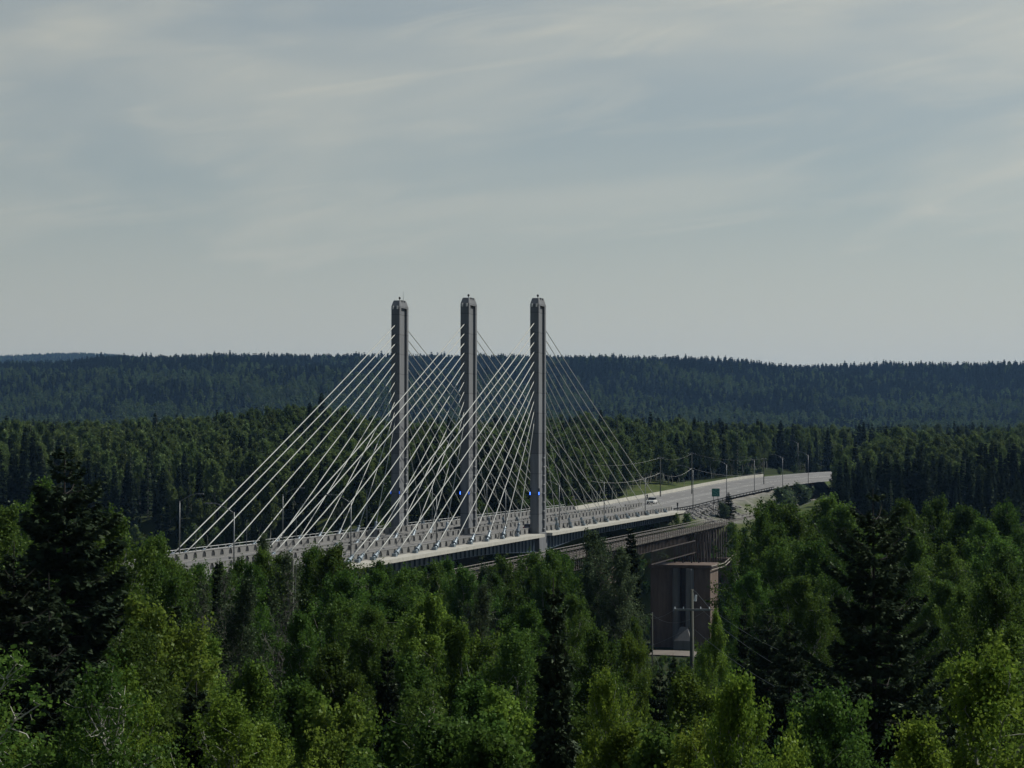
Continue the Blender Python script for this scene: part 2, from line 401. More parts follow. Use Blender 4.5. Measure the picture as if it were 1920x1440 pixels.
def ramp(sc, c1, c2, detail=6):
    no = n.new('ShaderNodeTexNoise'); no.inputs['Scale'].default_value = sc; no.inputs['Detail'].default_value = detail
    l.new(geo.outputs['Position'], no.inputs['Vector'])
    r = n.new('ShaderNodeValToRGB'); r.color_ramp.elements[0].position = .35; r.color_ramp.elements[1].position = .68
    r.color_ramp.elements[0].color = (*c1, 1); r.color_ramp.elements[1].color = (*c2, 1); l.new(no.outputs['Fac'], r.inputs[0]); return r.outputs[0]
cA = ramp(.12, (.018, .028, .01), (.035, .045, .018)); cB = ramp(.16, (.042, .064, .02), (.085, .1, .036)); cC = ramp(.4, (.13, .125, .12), (.24, .23, .21))
def amix(attr, A, B):
    q = n.new('ShaderNodeAttribute'); q.attribute_name = attr
    x = n.new('ShaderNodeMix'); x.data_type = 'RGBA'; l.new(q.outputs['Fac'], x.inputs[0]); l.new(A, x.inputs[6]); l.new(B, x.inputs[7]); return x.outputs[2]
l.new(amix('gravel', amix('verge', cA, cB), cC), b.inputs['Base Color'])
gm.materials.append(m)
tag(put('ground', gm), kind='structure')

# river in the gorge
mr, n, l, b = mat('river_water'); b.inputs['Base Color'].default_value = (.012, .022, .028, 1); b.inputs['Roughness'].default_value = .08
no = n.new('ShaderNodeTexNoise'); no.inputs['Scale'].default_value = .4; bu = n.new('ShaderNodeBump'); bu.inputs['Strength'].default_value = .25
l.new(no.outputs['Fac'], bu.inputs['Height']); l.new(bu.outputs[0], b.inputs['Normal'])
rv = MB(); P = [BP(-50, -900, -31.2), BP(12, -900, -31.2), BP(12, 900, -31.2), BP(-50, 900, -31.2)]
rv.add(P, [(0, 1, 2, 3)]); tag(rv.build('river', mr), kind='structure')

# roads -------------------------------------------------------------
def ribbon(name, A, B_, m, dz=0., f0=0., f1=1.):
    mb = MB(); vs = []
    for a, b_ in zip(A, B_):
        p = a + (b_ - a) * f0; q = a + (b_ - a) * f1
        vs += [(p[0], p[1], p[2] + dz), (q[0], q[1], q[2] + dz)]
    mb.add(vs, [(2 * i, 2 * i + 2, 2 * i + 3, 2 * i + 1) for i in range(len(A) - 1)])
    return tag(mb.build(name, m), kind='structure')
ribbon('road', RN, RF, M['roadtop'])
LN = np.array([tuple(BP(t, 1.2)) for t in np.linspace(-420, -118, 60)]); LF = np.array([tuple(BP(t, 27)) for t in np.linspace(-420, -118, 60)])
ribbon('approach_road', LN, LF, M['roadtop'])
def markings(A, B_, fr, dash, nm):
    mb = MB()
    for i in range(len(A) - 1):
        if dash and i % 3: continue
        q = []
        for k in (i, i + 1):
            for ff in (fr - .0035, fr + .0035): 
                p = A[k] + (B_[k] - A[k]) * ff; q.append((p[0], p[1], p[2] + .012))
        mb.add(q, [(0, 2, 3, 1)])
    return mb
mk = MB()
for fr, d in ((.06, 0), (.28, 1), (.47, 0), (.53, 0), (.72, 1), (.94, 0)):
    for A, B_ in ((RN, RF), (LN, LF)):
        x = markings(A, B_, fr, d, ''); mk.add(x.v, x.f)
tag(mk.build('road_markings', M['paint']), kind='structure')
# gravel track in the clearing at the foot of the rail pier, and the side road behind the bridge
def slab_path(name, pts, wd, m, dz=.12):
    mb = MB(); P = resample(np.array(pts, float), len(pts) * 8); vs = []
    for i, p in enumerate(P):
        d = P[min(i + 1, len(P) - 1)] - P[max(i - 1, 0)]; nrm = np.array([-d[1], d[0]]) / (np.hypot(d[0], d[1]) + 1e-9)
        for s in (-1, 1):
            q = p[:2] + nrm * s * wd / 2; vs.append((q[0], q[1], gz(*p[:2]) + dz))
    mb.add(vs, [(2 * i, 2 * i + 1, 2 * i + 3, 2 * i + 2) for i in range(len(P) - 1)])
    return tag(mb.build(name, m), kind='structure')
slab_path('gravel_path', [tuple(BP(66, 30))[:2], tuple(BP(70, -5))[:2], tuple(BP(70, -16))[:2], tuple(BP(66, -30))[:2], tuple(BP(58, -70))[:2]], 11, M['gravel'], .3)
slab_path('side_road', [tuple(BP(240, 29))[:2], tuple(BP(246, 42))[:2], tuple(BP(262, 56))[:2], tuple(BP(300, 74))[:2], tuple(BP(360, 92))[:2]], 6, M['gravel'], .25)

# ------------------------------------------------------------------ the cable-stayed bridge
T0, T1 = -118.0, 147.0
br = empty('cable_stayed_bridge', (OX, OY, 0), BROT)
tag(br, 'long cable stayed road bridge with three tall grey concrete towers', 'bridge')
mb = MB().box(T0, T1, -.35, W + .35, -.62, -.01); mb.build('deck_slab', M['parapet'], br)
for w0, w1 in ((-2.1, .9), (W - .9, W + 2.1)):
    mb = MB()
    if w0 < 0:
        mb.box(T0, -3.05, w0, w1, -.45, .14).box(3.05, T1, w0, w1, -.45, .14).box(-3.05, 3.05, -.0 + .89, w1, -.45, .14)
    else:
        mb.box(T0, -3.05, w0, w1, -.45, .14).box(3.05, T1, w0, w1, -.45, .14)
    mb.build('sidewalk', M['sidewalk'], br)
MED = 2.0
for w0, w1 in ((1.3, W / 2 - MED), (W / 2 + MED, W - 1.3)):
    mb = MB().box(T0, T1, w0, w1, -.009, .045); mb.build('road_surface', M['asphalt'], br)
    mk = MB(); h0 = .049
    wm = (w0 + w1) / 2
    for t in np.arange(T0, T1 - 3, 9): mk.add([(t, wm - .07, h0), (t + 3, wm - .07, h0), (t + 3, wm + .07, h0), (t, wm + .07, h0)], [(0, 1, 2, 3)])
    for we in (w0 + .5, w1 - .5): mk.add([(T0, we - .06, h0), (T1, we - .06, h0), (T1, we + .06, h0), (T0, we + .06, h0)], [(0, 1, 2, 3)])
    mk.build('lane_marking', M['paint'], br)
def parapet(w, th=.32, h=1.3, pitch=3.5, gap=1.4, t0=T0, t1=T1, skip=None, inf=None):
    mb = MB(); z0 = .14; zs, zt = .27, h - .13
    y0, y1 = w - th / 2, w + th / 2
    ts = np.arange(t0, t1 - pitch + .01, pitch)
    for t in ts:
        if skip and skip[0] - pitch < t < skip[1]: continue
        e = t + pitch
        mb.box(t, e, y0 - .04, y1 + .04, z0 - .1, zs)
        mb.box(t, t + (pitch - gap), y0, y1, zs, zt)
        mb.box(t, e, y0 - .05, y1 + .05, zt, h)
        a, b_ = t + (pitch - gap), e                       # rounded head of the opening
        rr = gap / 2
        for sgn in (0, 1):
            poly = []
            cx = a + rr
            for k in range(5):
                q = math.pi - k * math.pi / 8 if sgn == 0 else k * math.pi / 8
                poly.append((cx + rr * math.cos(q), zt - rr + rr * math.sin(q)))
            poly.append((a if sgn == 0 else b_, zt))
            if sgn == 1: poly = poly[::-1]
            mb.prism(poly, y0, y1, lambda x, y, z: (x, z, y))
    return mb
for w in (1.12, W / 2 - MED + .2, W / 2 + MED - .2, W - 1.12):
    po_ = parapet(w).build('parapet', M['parapet'], br); MB().box(T0 + .1, T1 - 2, w - .05, w + .05, .25, 1.19).build('infill_panel', M['dark'], po_)
# steel edge girders, haunched at the towers, with web stiffeners
def girder(w):
    mb = MB(); ts = np.linspace(T0 + .5, T1 - .5, 80)
    dep = lambda t: 1.35 + 1.35 * math.exp(-(t / 26.0) ** 2)
    for i in range(len(ts) - 1):
        a, b_ = ts[i], ts[i + 1]; za, zb = -.62 - dep(a), -.62 - dep(b_)
        mb.add([(a, w - .03, za), (b_, w - .03, zb), (b_, w + .03, zb), (a, w + .03, za), (a, w - .03, -.62), (b_, w - .03, -.62), (b_, w + .03, -.62), (a, w + .03, -.62)],
               [(0, 1, 5, 4), (2, 3, 7, 6)])
        mb.add([(a, w - .4, za), (b_, w - .4, zb), (b_, w + .4, zb), (a, w + .4, za), (a, w - .4, za + .06), (b_, w - .4, zb + .06), (b_, w + .4, zb + .06), (a, w + .4, za + .06)],
               [(0, 3, 2, 1), (4, 5, 6, 7), (0, 1, 5, 4), (2, 3, 7, 6)])
    for t in np.arange(T0 + 1, T1, 2.6):
        z = -.62 - dep(t); mb.box(t - .05, t + .05, w - .3, w + .3, z + .062, -.622)
    return mb
for w in (-.1, W / 2 - 4.5, W / 2 + 4.5, W + .1): girder(w).build('edge_girder', M['steel'], br)
# towers: H-shaped shaft, solid below the deck
FL, GR, HB, EE = 1.13, 3.6, .86, .43
HA = FL + GR / 2
Hsec = [(-HA, -HB), (-HA + FL, -HB), (-HA + FL, -HB + EE), (HA - FL, -HB + EE), (HA - FL, -HB), (HA, -HB), (HA, HB), (HA - FL, HB), (HA - FL, HB - EE), (-HA + FL, HB - EE), (-HA + FL, HB), (-HA, HB)]
for k, (w, top) in enumerate(((0, 45.7), (14.03, 46.0), (W, 45.7))):
    mb = MB(); zt = top - 1.5
    mb.prism(Hsec, .3, zt)
    cap = [(-HA, -HB), (HA, -HB), (HA, HB), (-HA, HB)]
    mb.prism(cap, zt, zt + .35)                                       # shoulder closing the grooves
    mb.add([(-HA, -HB, zt + .35), (HA, -HB, zt + .35), (HA, HB, zt + .35), (-HA, HB, zt + .35), (-HA + .75, -HB + .22, top), (HA - .75, -HB + .22, top), (HA - .75, HB - .22, top), (-HA + .75, HB - .22, top)],
           [(4, 5, 6, 7), (0, 1, 5, 4), (1, 2, 6, 5), (2, 3, 7, 6), (3, 0, 4, 7)])
    mb.box(-HA - .06, HA + .06, -HB - .06, HB + .06, -.2, .3)
    sh = -.6 if k == 0 else 0                                         # leg flares outwards below the deck
    n4 = [(-HA - .1, -HB - .1, -.2), (HA + .1, -HB - .1, -.2), (HA + .1, HB + .1, -.2), (-HA - .1, HB + .1, -.2), (-HA - .5, -HB - .9 + sh, -32), (HA + .5, -HB - .9 + sh, -32), (HA + .5, HB + .9 + sh, -32), (-HA - .5, HB + .9 + sh, -32)]
    mb.add(n4, [(0, 1, 2, 3), (4, 7, 6, 5), (0, 4, 5, 1), (1, 5, 6, 2), (2, 6, 7, 3), (3, 7, 4, 0)])
    tw = mb.build('tower', M['tower'], br, loc=(0, w, 0)); bevel(tw, .05, 1)
    x = MB().tube([(-.2, 0, top), (-.2, 0, top + .35)], .05).ball((-.2, 0, top + .6), .22, .22, .28); x.build('warning_light', M['dark'], tw)
    for a in (-.75, .75):
        MB().box(a - .32, a + .32, -HB + .0, HB - .0, top - .12, top + .1).build('cap_hatch', M['concrete'], tw)
    if k == 2: MB().tube([(1.2, -.3, top), (1.2, -.3, top + 2.1)], [.04, .015], 5).build('antenna', M['dark'], tw)
    for sy in (-1, 1):
        f = MB().box(-HA - .26, -HA, sy * .45 - .13, sy * .45 + .13, top - 1.75, top - 1.1).build('floodlight', M['white'], tw)
    for sa, sb, es in ((-HA - .2, .78, (3.2, 3.2, .4)[k]), (-HA - .2, -.98, (3.2, .5, .4)[k])):                # blue lamps at the corners facing the traffic
        lp = MB().box(sa - .1, sa + .18, sb - .1, sb + .1, 7.5, 8.9).build('lamp_housing', M['dark'], tw)
        MB().box(sa - .2, sa - .101, sb - .07, sb + .07, 7.65, 8.2).build('blue_lamp', emit('blue_glow', (.06, .2, 1.0), es), lp)
    for i in range(9):
        z = .9 + i * 1.72; MB().box(HA - FL - .3, HA - FL - .003, -HB - .03, -HB + .30, z, z + .17).build('bracket', M['white'], tw)
# stay cables
LT = [-16 - 10.6 * i for i in range(9)] + [-107.8, -112.6]
RT = [16 + 11.5 * i for i in range(11)]
for w in (0, 14.03, W):
    for side, TT in ((-1, LT), (1, RT)):
        for i, t in enumerate(TT):
            z1 = 22.3 + 1.86 * i
            p1 = Vector((side * (HA - .05), w, z1)); p0 = Vector((t, w - (.0), .25))
            d = (p1 - p0).normalized(); L = (p1 - p0).length; pts = []
            for k in range(13):
                f = k / 12; p = p0.lerp(p1, f); p.z -= L * .004 * 4 * f * (1 - f); pts.append(p)
            r = (.088 if i > 4 else .076) * (1 if side < 0 else .85)
            cb = MB().tube(pts, r, 8).build('stay_cable', M['cable'], br, True)
            sl = MB().tube([p0 - d * .3, p0 + d * 2.4], .23, 10).tube([p0 + d * 2.4, p0 + d * 2.75], [.3, .24], 10).tube([p0 + d * .9, p0 + d * 1.35], .4, 10)
            sl.box(p0.x - .45, p0.x + .45, w - .34, w + .34, .141, .62)
            sl.build('anchor_sleeve', M['sleeve'], cb)
# far-side pedestrian railing: posts and three rails
def handrail(t0, t1, w, z, h=1.15, nr=3, step=3., r=.045):
    mb = MB()
    for k in range(nr): mb.tube([(t0, w, z + h * (1 - k * .36)), (t1, w, z + h * (1 - k * .36))], r, 5)
    for t in np.arange(t0, t1 + .1, step): mb.box(t - .04, t + .04, w - .04, w + .04, z, z + h - .01)
    return mb
handrail(T0, T1, W + 1.9, .14, 1.3).build('pedestrian_railing', M['rail'], br)
# abutments
for t0_, t1_ in ((T1 - .2, T1 + 2.2), (T0 - 2.2, T0 + .2)):
    mb = MB(); s = 1 if t0_ > 0 else -1
    mb.box(t0_ if s > 0 else t0_, t1_, -1.6, W + 1.6, -8.5, -.66)
    mb.prism([(t0_ - (.9 if s > 0 else -1.9), -.66), (t0_ + (.9 if s > 0 else 2.4), -.66), (t0_ + (.3 if s > 0 else 2.2), -4.2), (t0_ - (.15 if s > 0 else -2.0), -4.2)], -2.05, -1.62, lambda x, y, z: (x, z, y))
    mb.build('abutment', M['sidewalk'], br)
# road barriers past the bridge ends (things of their own)
def ribbon_barrier(name, P, h, th, m, dz=0., cap=True):
    mb = MB(); vs = []
    for i, p in enumerate(P):
        d = P[min(i + 1, len(P) - 1)] - P[max(i - 1, 0)]; nn = np.array([-d[1], d[0]]) / np.hypot(d[0], d[1]) * th / 2
        for s, z in ((-1, 0), (-.55, h), (.55, h), (1, 0)): vs.append((p[0] + nn[0] * s, p[1] + nn[1] * s, p[2] + z + dz - (.3 if z == 0 else 0)))
    k = len(P); fs = []
    for i in range(k - 1):
        for j in range(4): fs.append((4 * i + j, 4 * i + (j + 1) % 4, 4 * i + 4 + (j + 1) % 4, 4 * i + 4 + j))
    fs += [(0, 1, 2, 3), (4 * k - 1, 4 * k - 2, 4 * k - 3, 4 * k - 4)]
    mb.add(vs, fs); return mb.build(name, m)
nb = 30
tag(ribbon_barrier('concrete_barrier', RF[:53] + (RN[:53] - RF[:53]) * -.012, 1.0, .6, M['sidewalk']), 'pale concrete barrier along the far edge of the curving road', 'barrier')
def guard_rail(P, label, h=.75):
    e = empty('guard_rail', tuple(P[0])); o = Vector(P[0])
    mb = MB(); pts = [Vector(p) - o + Vector((0, 0, h)) for p in P]
    for i in range(len(pts) - 1):
        a, b_ = pts[i], pts[i + 1]; nn = Vector((-(b_ - a).y, (b_ - a).x, 0)).normalized() * .04; dn = Vector((0, 0, .32))
        mb.add([a - nn, b_ - nn, b_ + nn, a + nn, a - nn - dn, b_ - nn - dn, b_ + nn - dn, a + nn - dn], [(0, 1, 2, 3), (4, 7, 6, 5), (0, 4, 5, 1), (2, 6, 7, 3)])
    mb.build('rail_beam', M['dark'], e)
    pm = MB()
    for i in range(0, len(pts), 1): p = pts[i]; pm.box(p.x - .08, p.x + .08, p.y - .08, p.y + .08, p.z - h - .4, p.z - .02)
    pm.build('rail_posts', M['dark'], e); tag(e, label, 'guard rail'); return e
GP = RN[:36] + (RN[:36] - RF[:36]) * .01
guard_rail(GP, 'dark steel guard rail along the near road edge by the green sign')
lb = np.array([tuple(BP(t, 1.0)) for t in np.linspace(-119, -230, 38)])
guard_rail(np.array([tuple(BP(t, -.9)) for t in np.linspace(-119, -230, 38)]), 'steel guard rail beside the pavement at the near left bridge end')
for w, t0_, t1_, lab in ((1.12, -258, -119, 'concrete parapet along the near edge of the road left of the bridge'), (W / 2, -258, -119, 'concrete median parapet on the road left of the bridge'),
                         (W - 1.12, -258, -119, 'concrete parapet along the far edge of the road left of the bridge'), (W / 2, 148.5, 172, 'short end piece of median parapet just past the right bridge end')):
    po_ = parapet(w, t0=t0_, t1=t1_).build('concrete_parapet', M['parapet']); po_.location = (OX, OY, -.12 if t0_ < 0 else .25); po_.rotation_euler = (0, 0, BROT)
    MB().box(t0_ + .1, t1_ - 4, w - .05, w + .05, .25, 1.19).build('infill_panel', M['dark'], po_); tag(po_, lab, 'barrier')
# retaining wall below the left approach
rw = MB().box(-230, -118.5, -1.9, -1.3, -9, -.05); o = rw.build('retaining_wall', M['sidewalk']); o.location = (OX, OY, 0); o.rotation_euler = (0, 0, BROT)
o.data.materials[0] = M['parapet']; tag(o, 'tan concrete retaining wall under the road left of the bridge', 'wall')

# ------------------------------------------------------------------ old railway bridge on the near side
rb = empty('railway_bridge', (OX, OY, 0), BROT)
tag(rb, 'rusty old railway bridge with trestle and brown pier below the road bridge', 'railway bridge')
rt0, rt1, rw0, rw1, rz = -150., 150., -14.2, -9.2, -3.05
mb = MB(); mb.box(rt0, rt1, rw0 + .5, rw1 - .5, rz - .35, rz - .12); mb.build('track_deck', M['rust'], rb)
mb = MB()
for i, t in enumerate(np.arange(rt0, rt1, .75)):
    j = random.uniform(-.15, .15); mb.box(t, t + .34, rw0 + j, rw1 + j * .5, rz - .118, rz + .05 + random.uniform(0, .03))
mb.build('ties', M['timber'], rb)
for w in (-12.5, -11.0): MB().box(rt0, rt1 + 220, w - .05, w + .05, rz + .08, rz + .24).build('rail', M['rust'], rb)
handrail(rt0, rt1, rw1 - .05, rz, 1.35, 2, 2.6, .06).build('handrail', M['oldrail'], rb)
handrail(rt0, rt1, rw0 + .05, rz, 1.25, 2, 2.6, .05).build('handrail', M['rust'], rb)
MB().box(rt0, rt1 + 200, rw1 + .3, rw1 + .42, rz + .5, rz + .62).build('cable_duct', M['oldrail'], rb)
for w in (-13.2, -10.2):
    mb = MB().box(rt0, 88, w - .05, w + .05, rz - 2.3, rz - .36).box(rt0, 88, w - .25, w + .25, rz - 2.36, rz - 2.3)
    for t in np.arange(rt0, 88, 1.6): mb.box(t, t + .08, w - .24, w + .24, rz - 2.29, rz - .36)
    mb.build('plate_girder', M['rust'], rb)
# walkway frame hung beside the girder
mb = MB()
for z in (rz - 1.9, rz - 4.6): mb.box(34, 86, -15.6, -15.45, z, z + .22)
for t in np.arange(34, 86, 1.15): mb.box(t, t + .09, -15.59, -15.47, rz - 4.6, rz - 1.9)
mb.build('hanging_walkway', M['rust'], rb)
# steel trestle of raking posts over the pier
for i, t in enumerate(np.linspace(90, 142, 14)):
    mb = MB(); fan = (t - 112) * .18
    for w in (-15.2, -13.2, -11.2, -9.0):
        mb.tube([(t, w * .9 - 1.2, rz - .4), (t - fan + random.uniform(-.6, .6), w + random.uniform(-.4, .4), -11.2)], .17, 5)
    mb.tube([(t, -13.4, rz - .6), (t - fan, -8.9, -10.8)], .09, 4)
    mb.build('trestle_bent', M['rust'], rb)
mb = MB()
mb.tube([(84, -19.6, -10.6), (104, -19.3, -10.9), (124, -18.6, -9.6), (143, -17.4, -7.4)], .13, 6)
mb.tube([(84, -19.6, -11.4), (104, -19.3, -11.7), (124, -18.6, -10.4), (143, -17.4, -8.2)], .13, 6)
mb.build('ledge_rail', M['timber'], rb)
mb = MB().box(86, 97, -19, -13.2, -30, -11.2).box(86, 97, -11.9, -5, -30, -11.2).box(85.4, 97.6, -19.4, -4.6, -11.2, -10.4).box(88, 96, -13.25, -11.85, -30, -11.2)
bevel(mb.build('pier', M['pier'], rb), .15, 2)
mb = MB().prism([(85.98, -15.2), (85.98, -13.2), (84.6, -13.6), (84.6, -14.8)], -27, -11.3).prism([(85.98, -11.9), (85.98, -10.2), (84.9, -10.6), (84.9, -11.5)], -29, -11.3)
mb.build('pier_buttress', M['pierg'], rb)
mb = MB(); x0, x1, y0, y1, zb = 80.5, 85, -15.4, -11.4, -30.4
mb.add([(x0, y0, zb), (x1, y0, zb), (x1, y1, zb), (x0, y1, zb), (x0, y0, zb + 3), (x1, y0, zb + 3), (x1, y1, zb + 3), (x0, y1, zb + 3), ((x0 + x1) / 2, y0 + 1.2, zb + 6), ((x0 + x1) / 2, y1 - 1.2, zb + 6)],
       [(0, 1, 5, 4), (1, 2, 6, 5), (2, 3, 7, 6), (3, 0, 4, 7), (4, 5, 8), (6, 7, 9), (5, 6, 9, 8), (7, 4, 8, 9)])
mb.build('pier_footing', M['pierg'], rb)
MB().box(128, 146, -18.5, -5, -30, -11.0).build('pier', M['pier'], rb)
MB().box(143, 147, -20, -17, -28, -9).build('wing_wall', M['pierg'], rb)
MB().box(-20, -12, -18, -5.5, -34, rz - 2.4).build('pier', M['pier'], rb)

# ------------------------------------------------------------------ street lamps
def lamp_proto(h, arm=3.4, rise=1.1):
    e = empty('street_lamp')
    MB().tube([(0, 0, 0), (0, 0, h)], [.12, .065], 8).build('pole', M['galv'], e, True)
    pts = [(0, 0, h - .12), (0, arm * .3, h + rise * .45), (0, arm * .62, h + rise * .9), (0, arm * .8, h + rise), (0, arm * .92, h + rise)]
    MB().tube(pts, [.055, .05, .045, .04, .04], 6).build('arm', M['galv'], e, True)
    MB().box(-.16, .16, arm * .88, arm * .88 + .85, h + rise - .09, h + rise + .07).build('lamp_head', M['galv'], e)
    return e
LT_ = [-156, -109, -66, -22, 20, 62, 108]
nice = ['left of the bridge deck', 'by the left end of the cables', 'left of the far tower', 'left of the near tower', 'just right of the near tower', 'amid the right cables', 'near the right cable ends']
lampA = lamp_proto(8.9); lampB = lamp_proto(10.3, 3.8, 1.2)
used = [0, 0]
for i, t in enumerate(LT_):
    for w, rz_, side in ((.62 if t > -118 else -.2, BROT, 'near'), (27.6, BROT + math.pi, 'far')):
        o = lampA if not used[0] else copy_tree(lampA); used[0] = 1
        o.location = BP(t, w, .1); o.rotation_euler = (0, 0, rz_)
        tag(o, 'grey street lamp on the %s road side, %s' % (side, nice[i]), 'street lamp', 'street lamps along the road')
road_l = [(1299, 585, 'beside the right end of the bridge'), (1362, 646, 'just right of the green sign'), (1414, 700, 'at the end of the dark guard rail'), (1467, 728, 'where the road begins to bend'), (1515, 757, 'on the bend before the dark conifers')]
for u, Y, d in road_l:
    o = lampB if not used[1] else copy_tree(lampB); used[1] = 1
    x = (u - 960) / F * Y; k = int(np.argmin((RN[:, 0] - x) ** 2 + (RN[:, 1] - Y) ** 2))
    o.location = (x, Y, RN[k, 2] - .2); a = RF[k] - RN[k]; o.rotation_euler = (0, 0, math.atan2(a[1], a[0]) - R(90))
    tag(o, 'tall street lamp on the near road edge, ' + d, 'street lamp', 'street lamps along the road')
for u, Y, zb, d in ((1496, 850, 7.2, 'standing behind the road bend'), (1580, 830, 5.5, 'half hidden above the dark conifers')):
    o = copy_tree(lampB); o.location = ((u - 960) / F * Y, Y, zb); o.rotation_euler = (0, 0, R(60))
    tag(o, 'distant street lamp ' + d, 'street lamp', 'street lamps along the road')
# thin posts on the far footway
pp = None
for i, (t, d) in enumerate(((-98, 'leftmost of the slim posts behind the far cables'), (-77, 'slim post behind the far cables, the middle of three'), (-54, 'rightmost of the slim posts behind the far cables'))):
    if pp is None:
        pp = empty('marker_post'); MB().tube([(0, 0, 0), (0, 0, 4.7)], [.07, .05], 6).build('shaft', M['galv'], pp); MB().box(-.1, .1, -.1, .1, 4.7, 4.85).build('post_cap', M['galv'], pp); o = pp
    else: o = copy_tree(pp)
    o.location = BP(t, W + 1.5, .14); tag(o, d, 'post', 'slim posts on the far footway')

# ------------------------------------------------------------------ vehicles and signs
def wheel(parent, x, y, r=.36, wd=.24):
    a = MB().tube([(x, y - wd / 2, r), (x, y + wd / 2, r)], r, 16).build('wheel', M['dark'], parent)
    s = 1 if y > 0 else -1
    MB().tube([(x, y + s * wd / 2, r), (x, y + s * (wd / 2 + .02), r)], r * .6, 12).build('rim', M['galv'], a)
def car(name, paint, L, wd, roof, prof_body, prof_glass, pickup=False):
    e = empty(name); h = wd / 2
    o = MB().prism(prof_body, -h, h, lambda x, y, z: (x, z, y)).build('body', paint, e); bevel(o, .09, 3)
    o = MB().prism(prof_glass, -h + .1, h - .1, lambda x, y, z: (x, z * (1 - .12 * max(0, (y - 1.0) / .7)), y)).build('windows', M['glass'], e); bevel(o, .06, 2)
    x0 = min(p[0] for p in prof_glass if p[1] > roof - .15); x1 = max(p[0] for p in prof_glass if p[1] > roof - .15)
    o = MB().box(x0 - .05, x1 + .1, -h + .2, h - .2, roof - .04, roof + .06).build('roof', paint, e); bevel(o, .04, 2)
    for x in (-L * .31, L * .31):
        for y in (-h + .1, h - .1): wheel(e, x, y)
    for y in (-h + .22, h - .22):
        MB().box(-L / 2 - .02, -L / 2 + .05, y - .1, y + .1, .75, 1.0).build('tail_light', emit('tail_red' , (.25, .01, .01), 0.0), e)
        MB().box(L / 2 - .05, L / 2 + .02, y - .13, y + .13, .68, .86).build('headlight', M['white'], e)
    for x in (-L / 2 - .06, L / 2 - .04): bevel(MB().box(x, x + .1, -h + .05, h - .05, .38, .58).build('bumper', M['dark'], e), .03)
    return e
v = car('parked_van', M['white'], 5.6, 1.98, 1.85, [(-2.8, .35), (2.8, .35), (2.8, .95), (2.2, 1.12), (-2.8, 1.15)], [(-2.7, 1.14), (1.75, 1.12), (.95, 1.83), (-2.45, 1.85)])
v.name = 'pickup_truck'; k = int(np.argmin((RCL[:, 0] - BP(186, 14).x) ** 2 + (RCL[:, 1] - BP(186, 14).y) ** 2)); v.location = tuple(RF[k] + (RN[k] - RF[k]) * .43 + np.array([0, 0, .014])); v.rotation_euler = (0, 0, BROT + math.pi)
tag(v, 'white truck with dark windows on the road just past the right bridge end', 'truck')
v = car('dark_car', M['navy'], 4.5, 1.8, 1.48, [(-2.25, .32), (2.25, .32), (2.25, .72), (1.3, .92), (-2.2, .95)], [(-2.0, .93), (1.25, .9), (.5, 1.45), (-1.5, 1.48)])
v.name = 'dark_car'; v.location = BP(9.5, 4.1, .045); v.rotation_euler = (0, 0, BROT)
tag(v, 'dark blue car just right of the nearest bridge tower', 'car')
# motorcycle with rider on the far lanes, coming on
mc = empty('motorcycle')
for x in (-.72, .72):
    a = MB().tube([(x, -.07, .31), (x, .07, .31)], .31, 14).build('wheel', M['dark'], mc); MB().tube([(x, -.075, .31), (x, .075, .31)], .12, 10).build('hub', M['galv'], a)
bevel(MB().prism([(-.75, .62), (-.3, .45), (.35, .4), (.6, .75), (.5, 1.0), (.1, .98), (-.25, .82), (-.85, .85)], -.16, .16, lambda x, y, z: (x, z, y)).build('body', M['brown'], mc), .05)
MB().tube([(.55, -.38, 1.08), (.62, 0, 1.02), (.55, .38, 1.08)], .025, 6).build('handlebar', M['galv'], mc)
MB().tube([(.72, 0, .31), (.55, 0, 1.02)], .045, 6).build('fork', M['galv'], mc)
MB().ball((.78, 0, .88), .08, .11, .11).build('headlight', M['white'], mc)
mloc = at(1266.5, 927, 622); 
k = int(np.argmin((RCL[:, 1] - 640) ** 2)); mloc = RF[k] + (RN[k] - RF[k]) * .16
hd = RN[k - 1] - RN[k]
mc.location = tuple(mloc + np.array([0, 0, .012])); mc.rotation_euler = (0, 0, math.atan2(hd[1], hd[0]))
tag(mc, 'small dark motorcycle on the far lanes of the road past the bridge', 'motorcycle')
pe = empty('person')
sk = bpy.data.meshes.new('body')
J = [(-.18, 0, .88), (-.12, 0, 1.12), (-.02, 0, 1.38), (.0, 0, 1.5), (.03, 0, 1.66), (.02, .2, 1.4), (.2, .33, 1.2), (.48, .37, 1.12), (.02, -.2, 1.4), (.2, -.33, 1.2), (.48, -.37, 1.12),
     (-.12, .13, .86), (.28, .24, .74), (.02, .22, .38), (.16, .22, .32), (-.12, -.13, .86), (.28, -.24, .74), (.02, -.22, .38), (.16, -.22, .32)]
E = [(0, 1), (1, 2), (2, 3), (3, 4), (2, 5), (5, 6), (6, 7), (2, 8), (8, 9), (9, 10), (0, 11), (11, 12), (12, 13), (13, 14), (0, 15), (15, 16), (16, 17), (17, 18)]
sk.from_pydata(J, E, []); sk.materials.append(M['dark'])
po = put('body', sk, pe); md = po.modifiers.new('skin', 'SKIN'); po.modifiers.new('sub', 'SUBSURF').levels = 1
for i, rr in enumerate([.15, .15, .17, .07, .1, .08, .055, .045, .08, .055, .045, .1, .08, .055, .05, .1, .08, .055, .05]):
    sk.skin_vertices[0].data[i].radius = (rr, rr)
sk.skin_vertices[0].data[0].use_root = True
MB().ball((.03, 0, 1.68), .15, .135, .155, 12, 8).build('helmet', M['dark'], pe, True)
pe.location = mc.location; pe.rotation_euler = mc.rotation_euler
tag(pe, 'rider in dark clothing and helmet seated on the motorcycle', 'person')
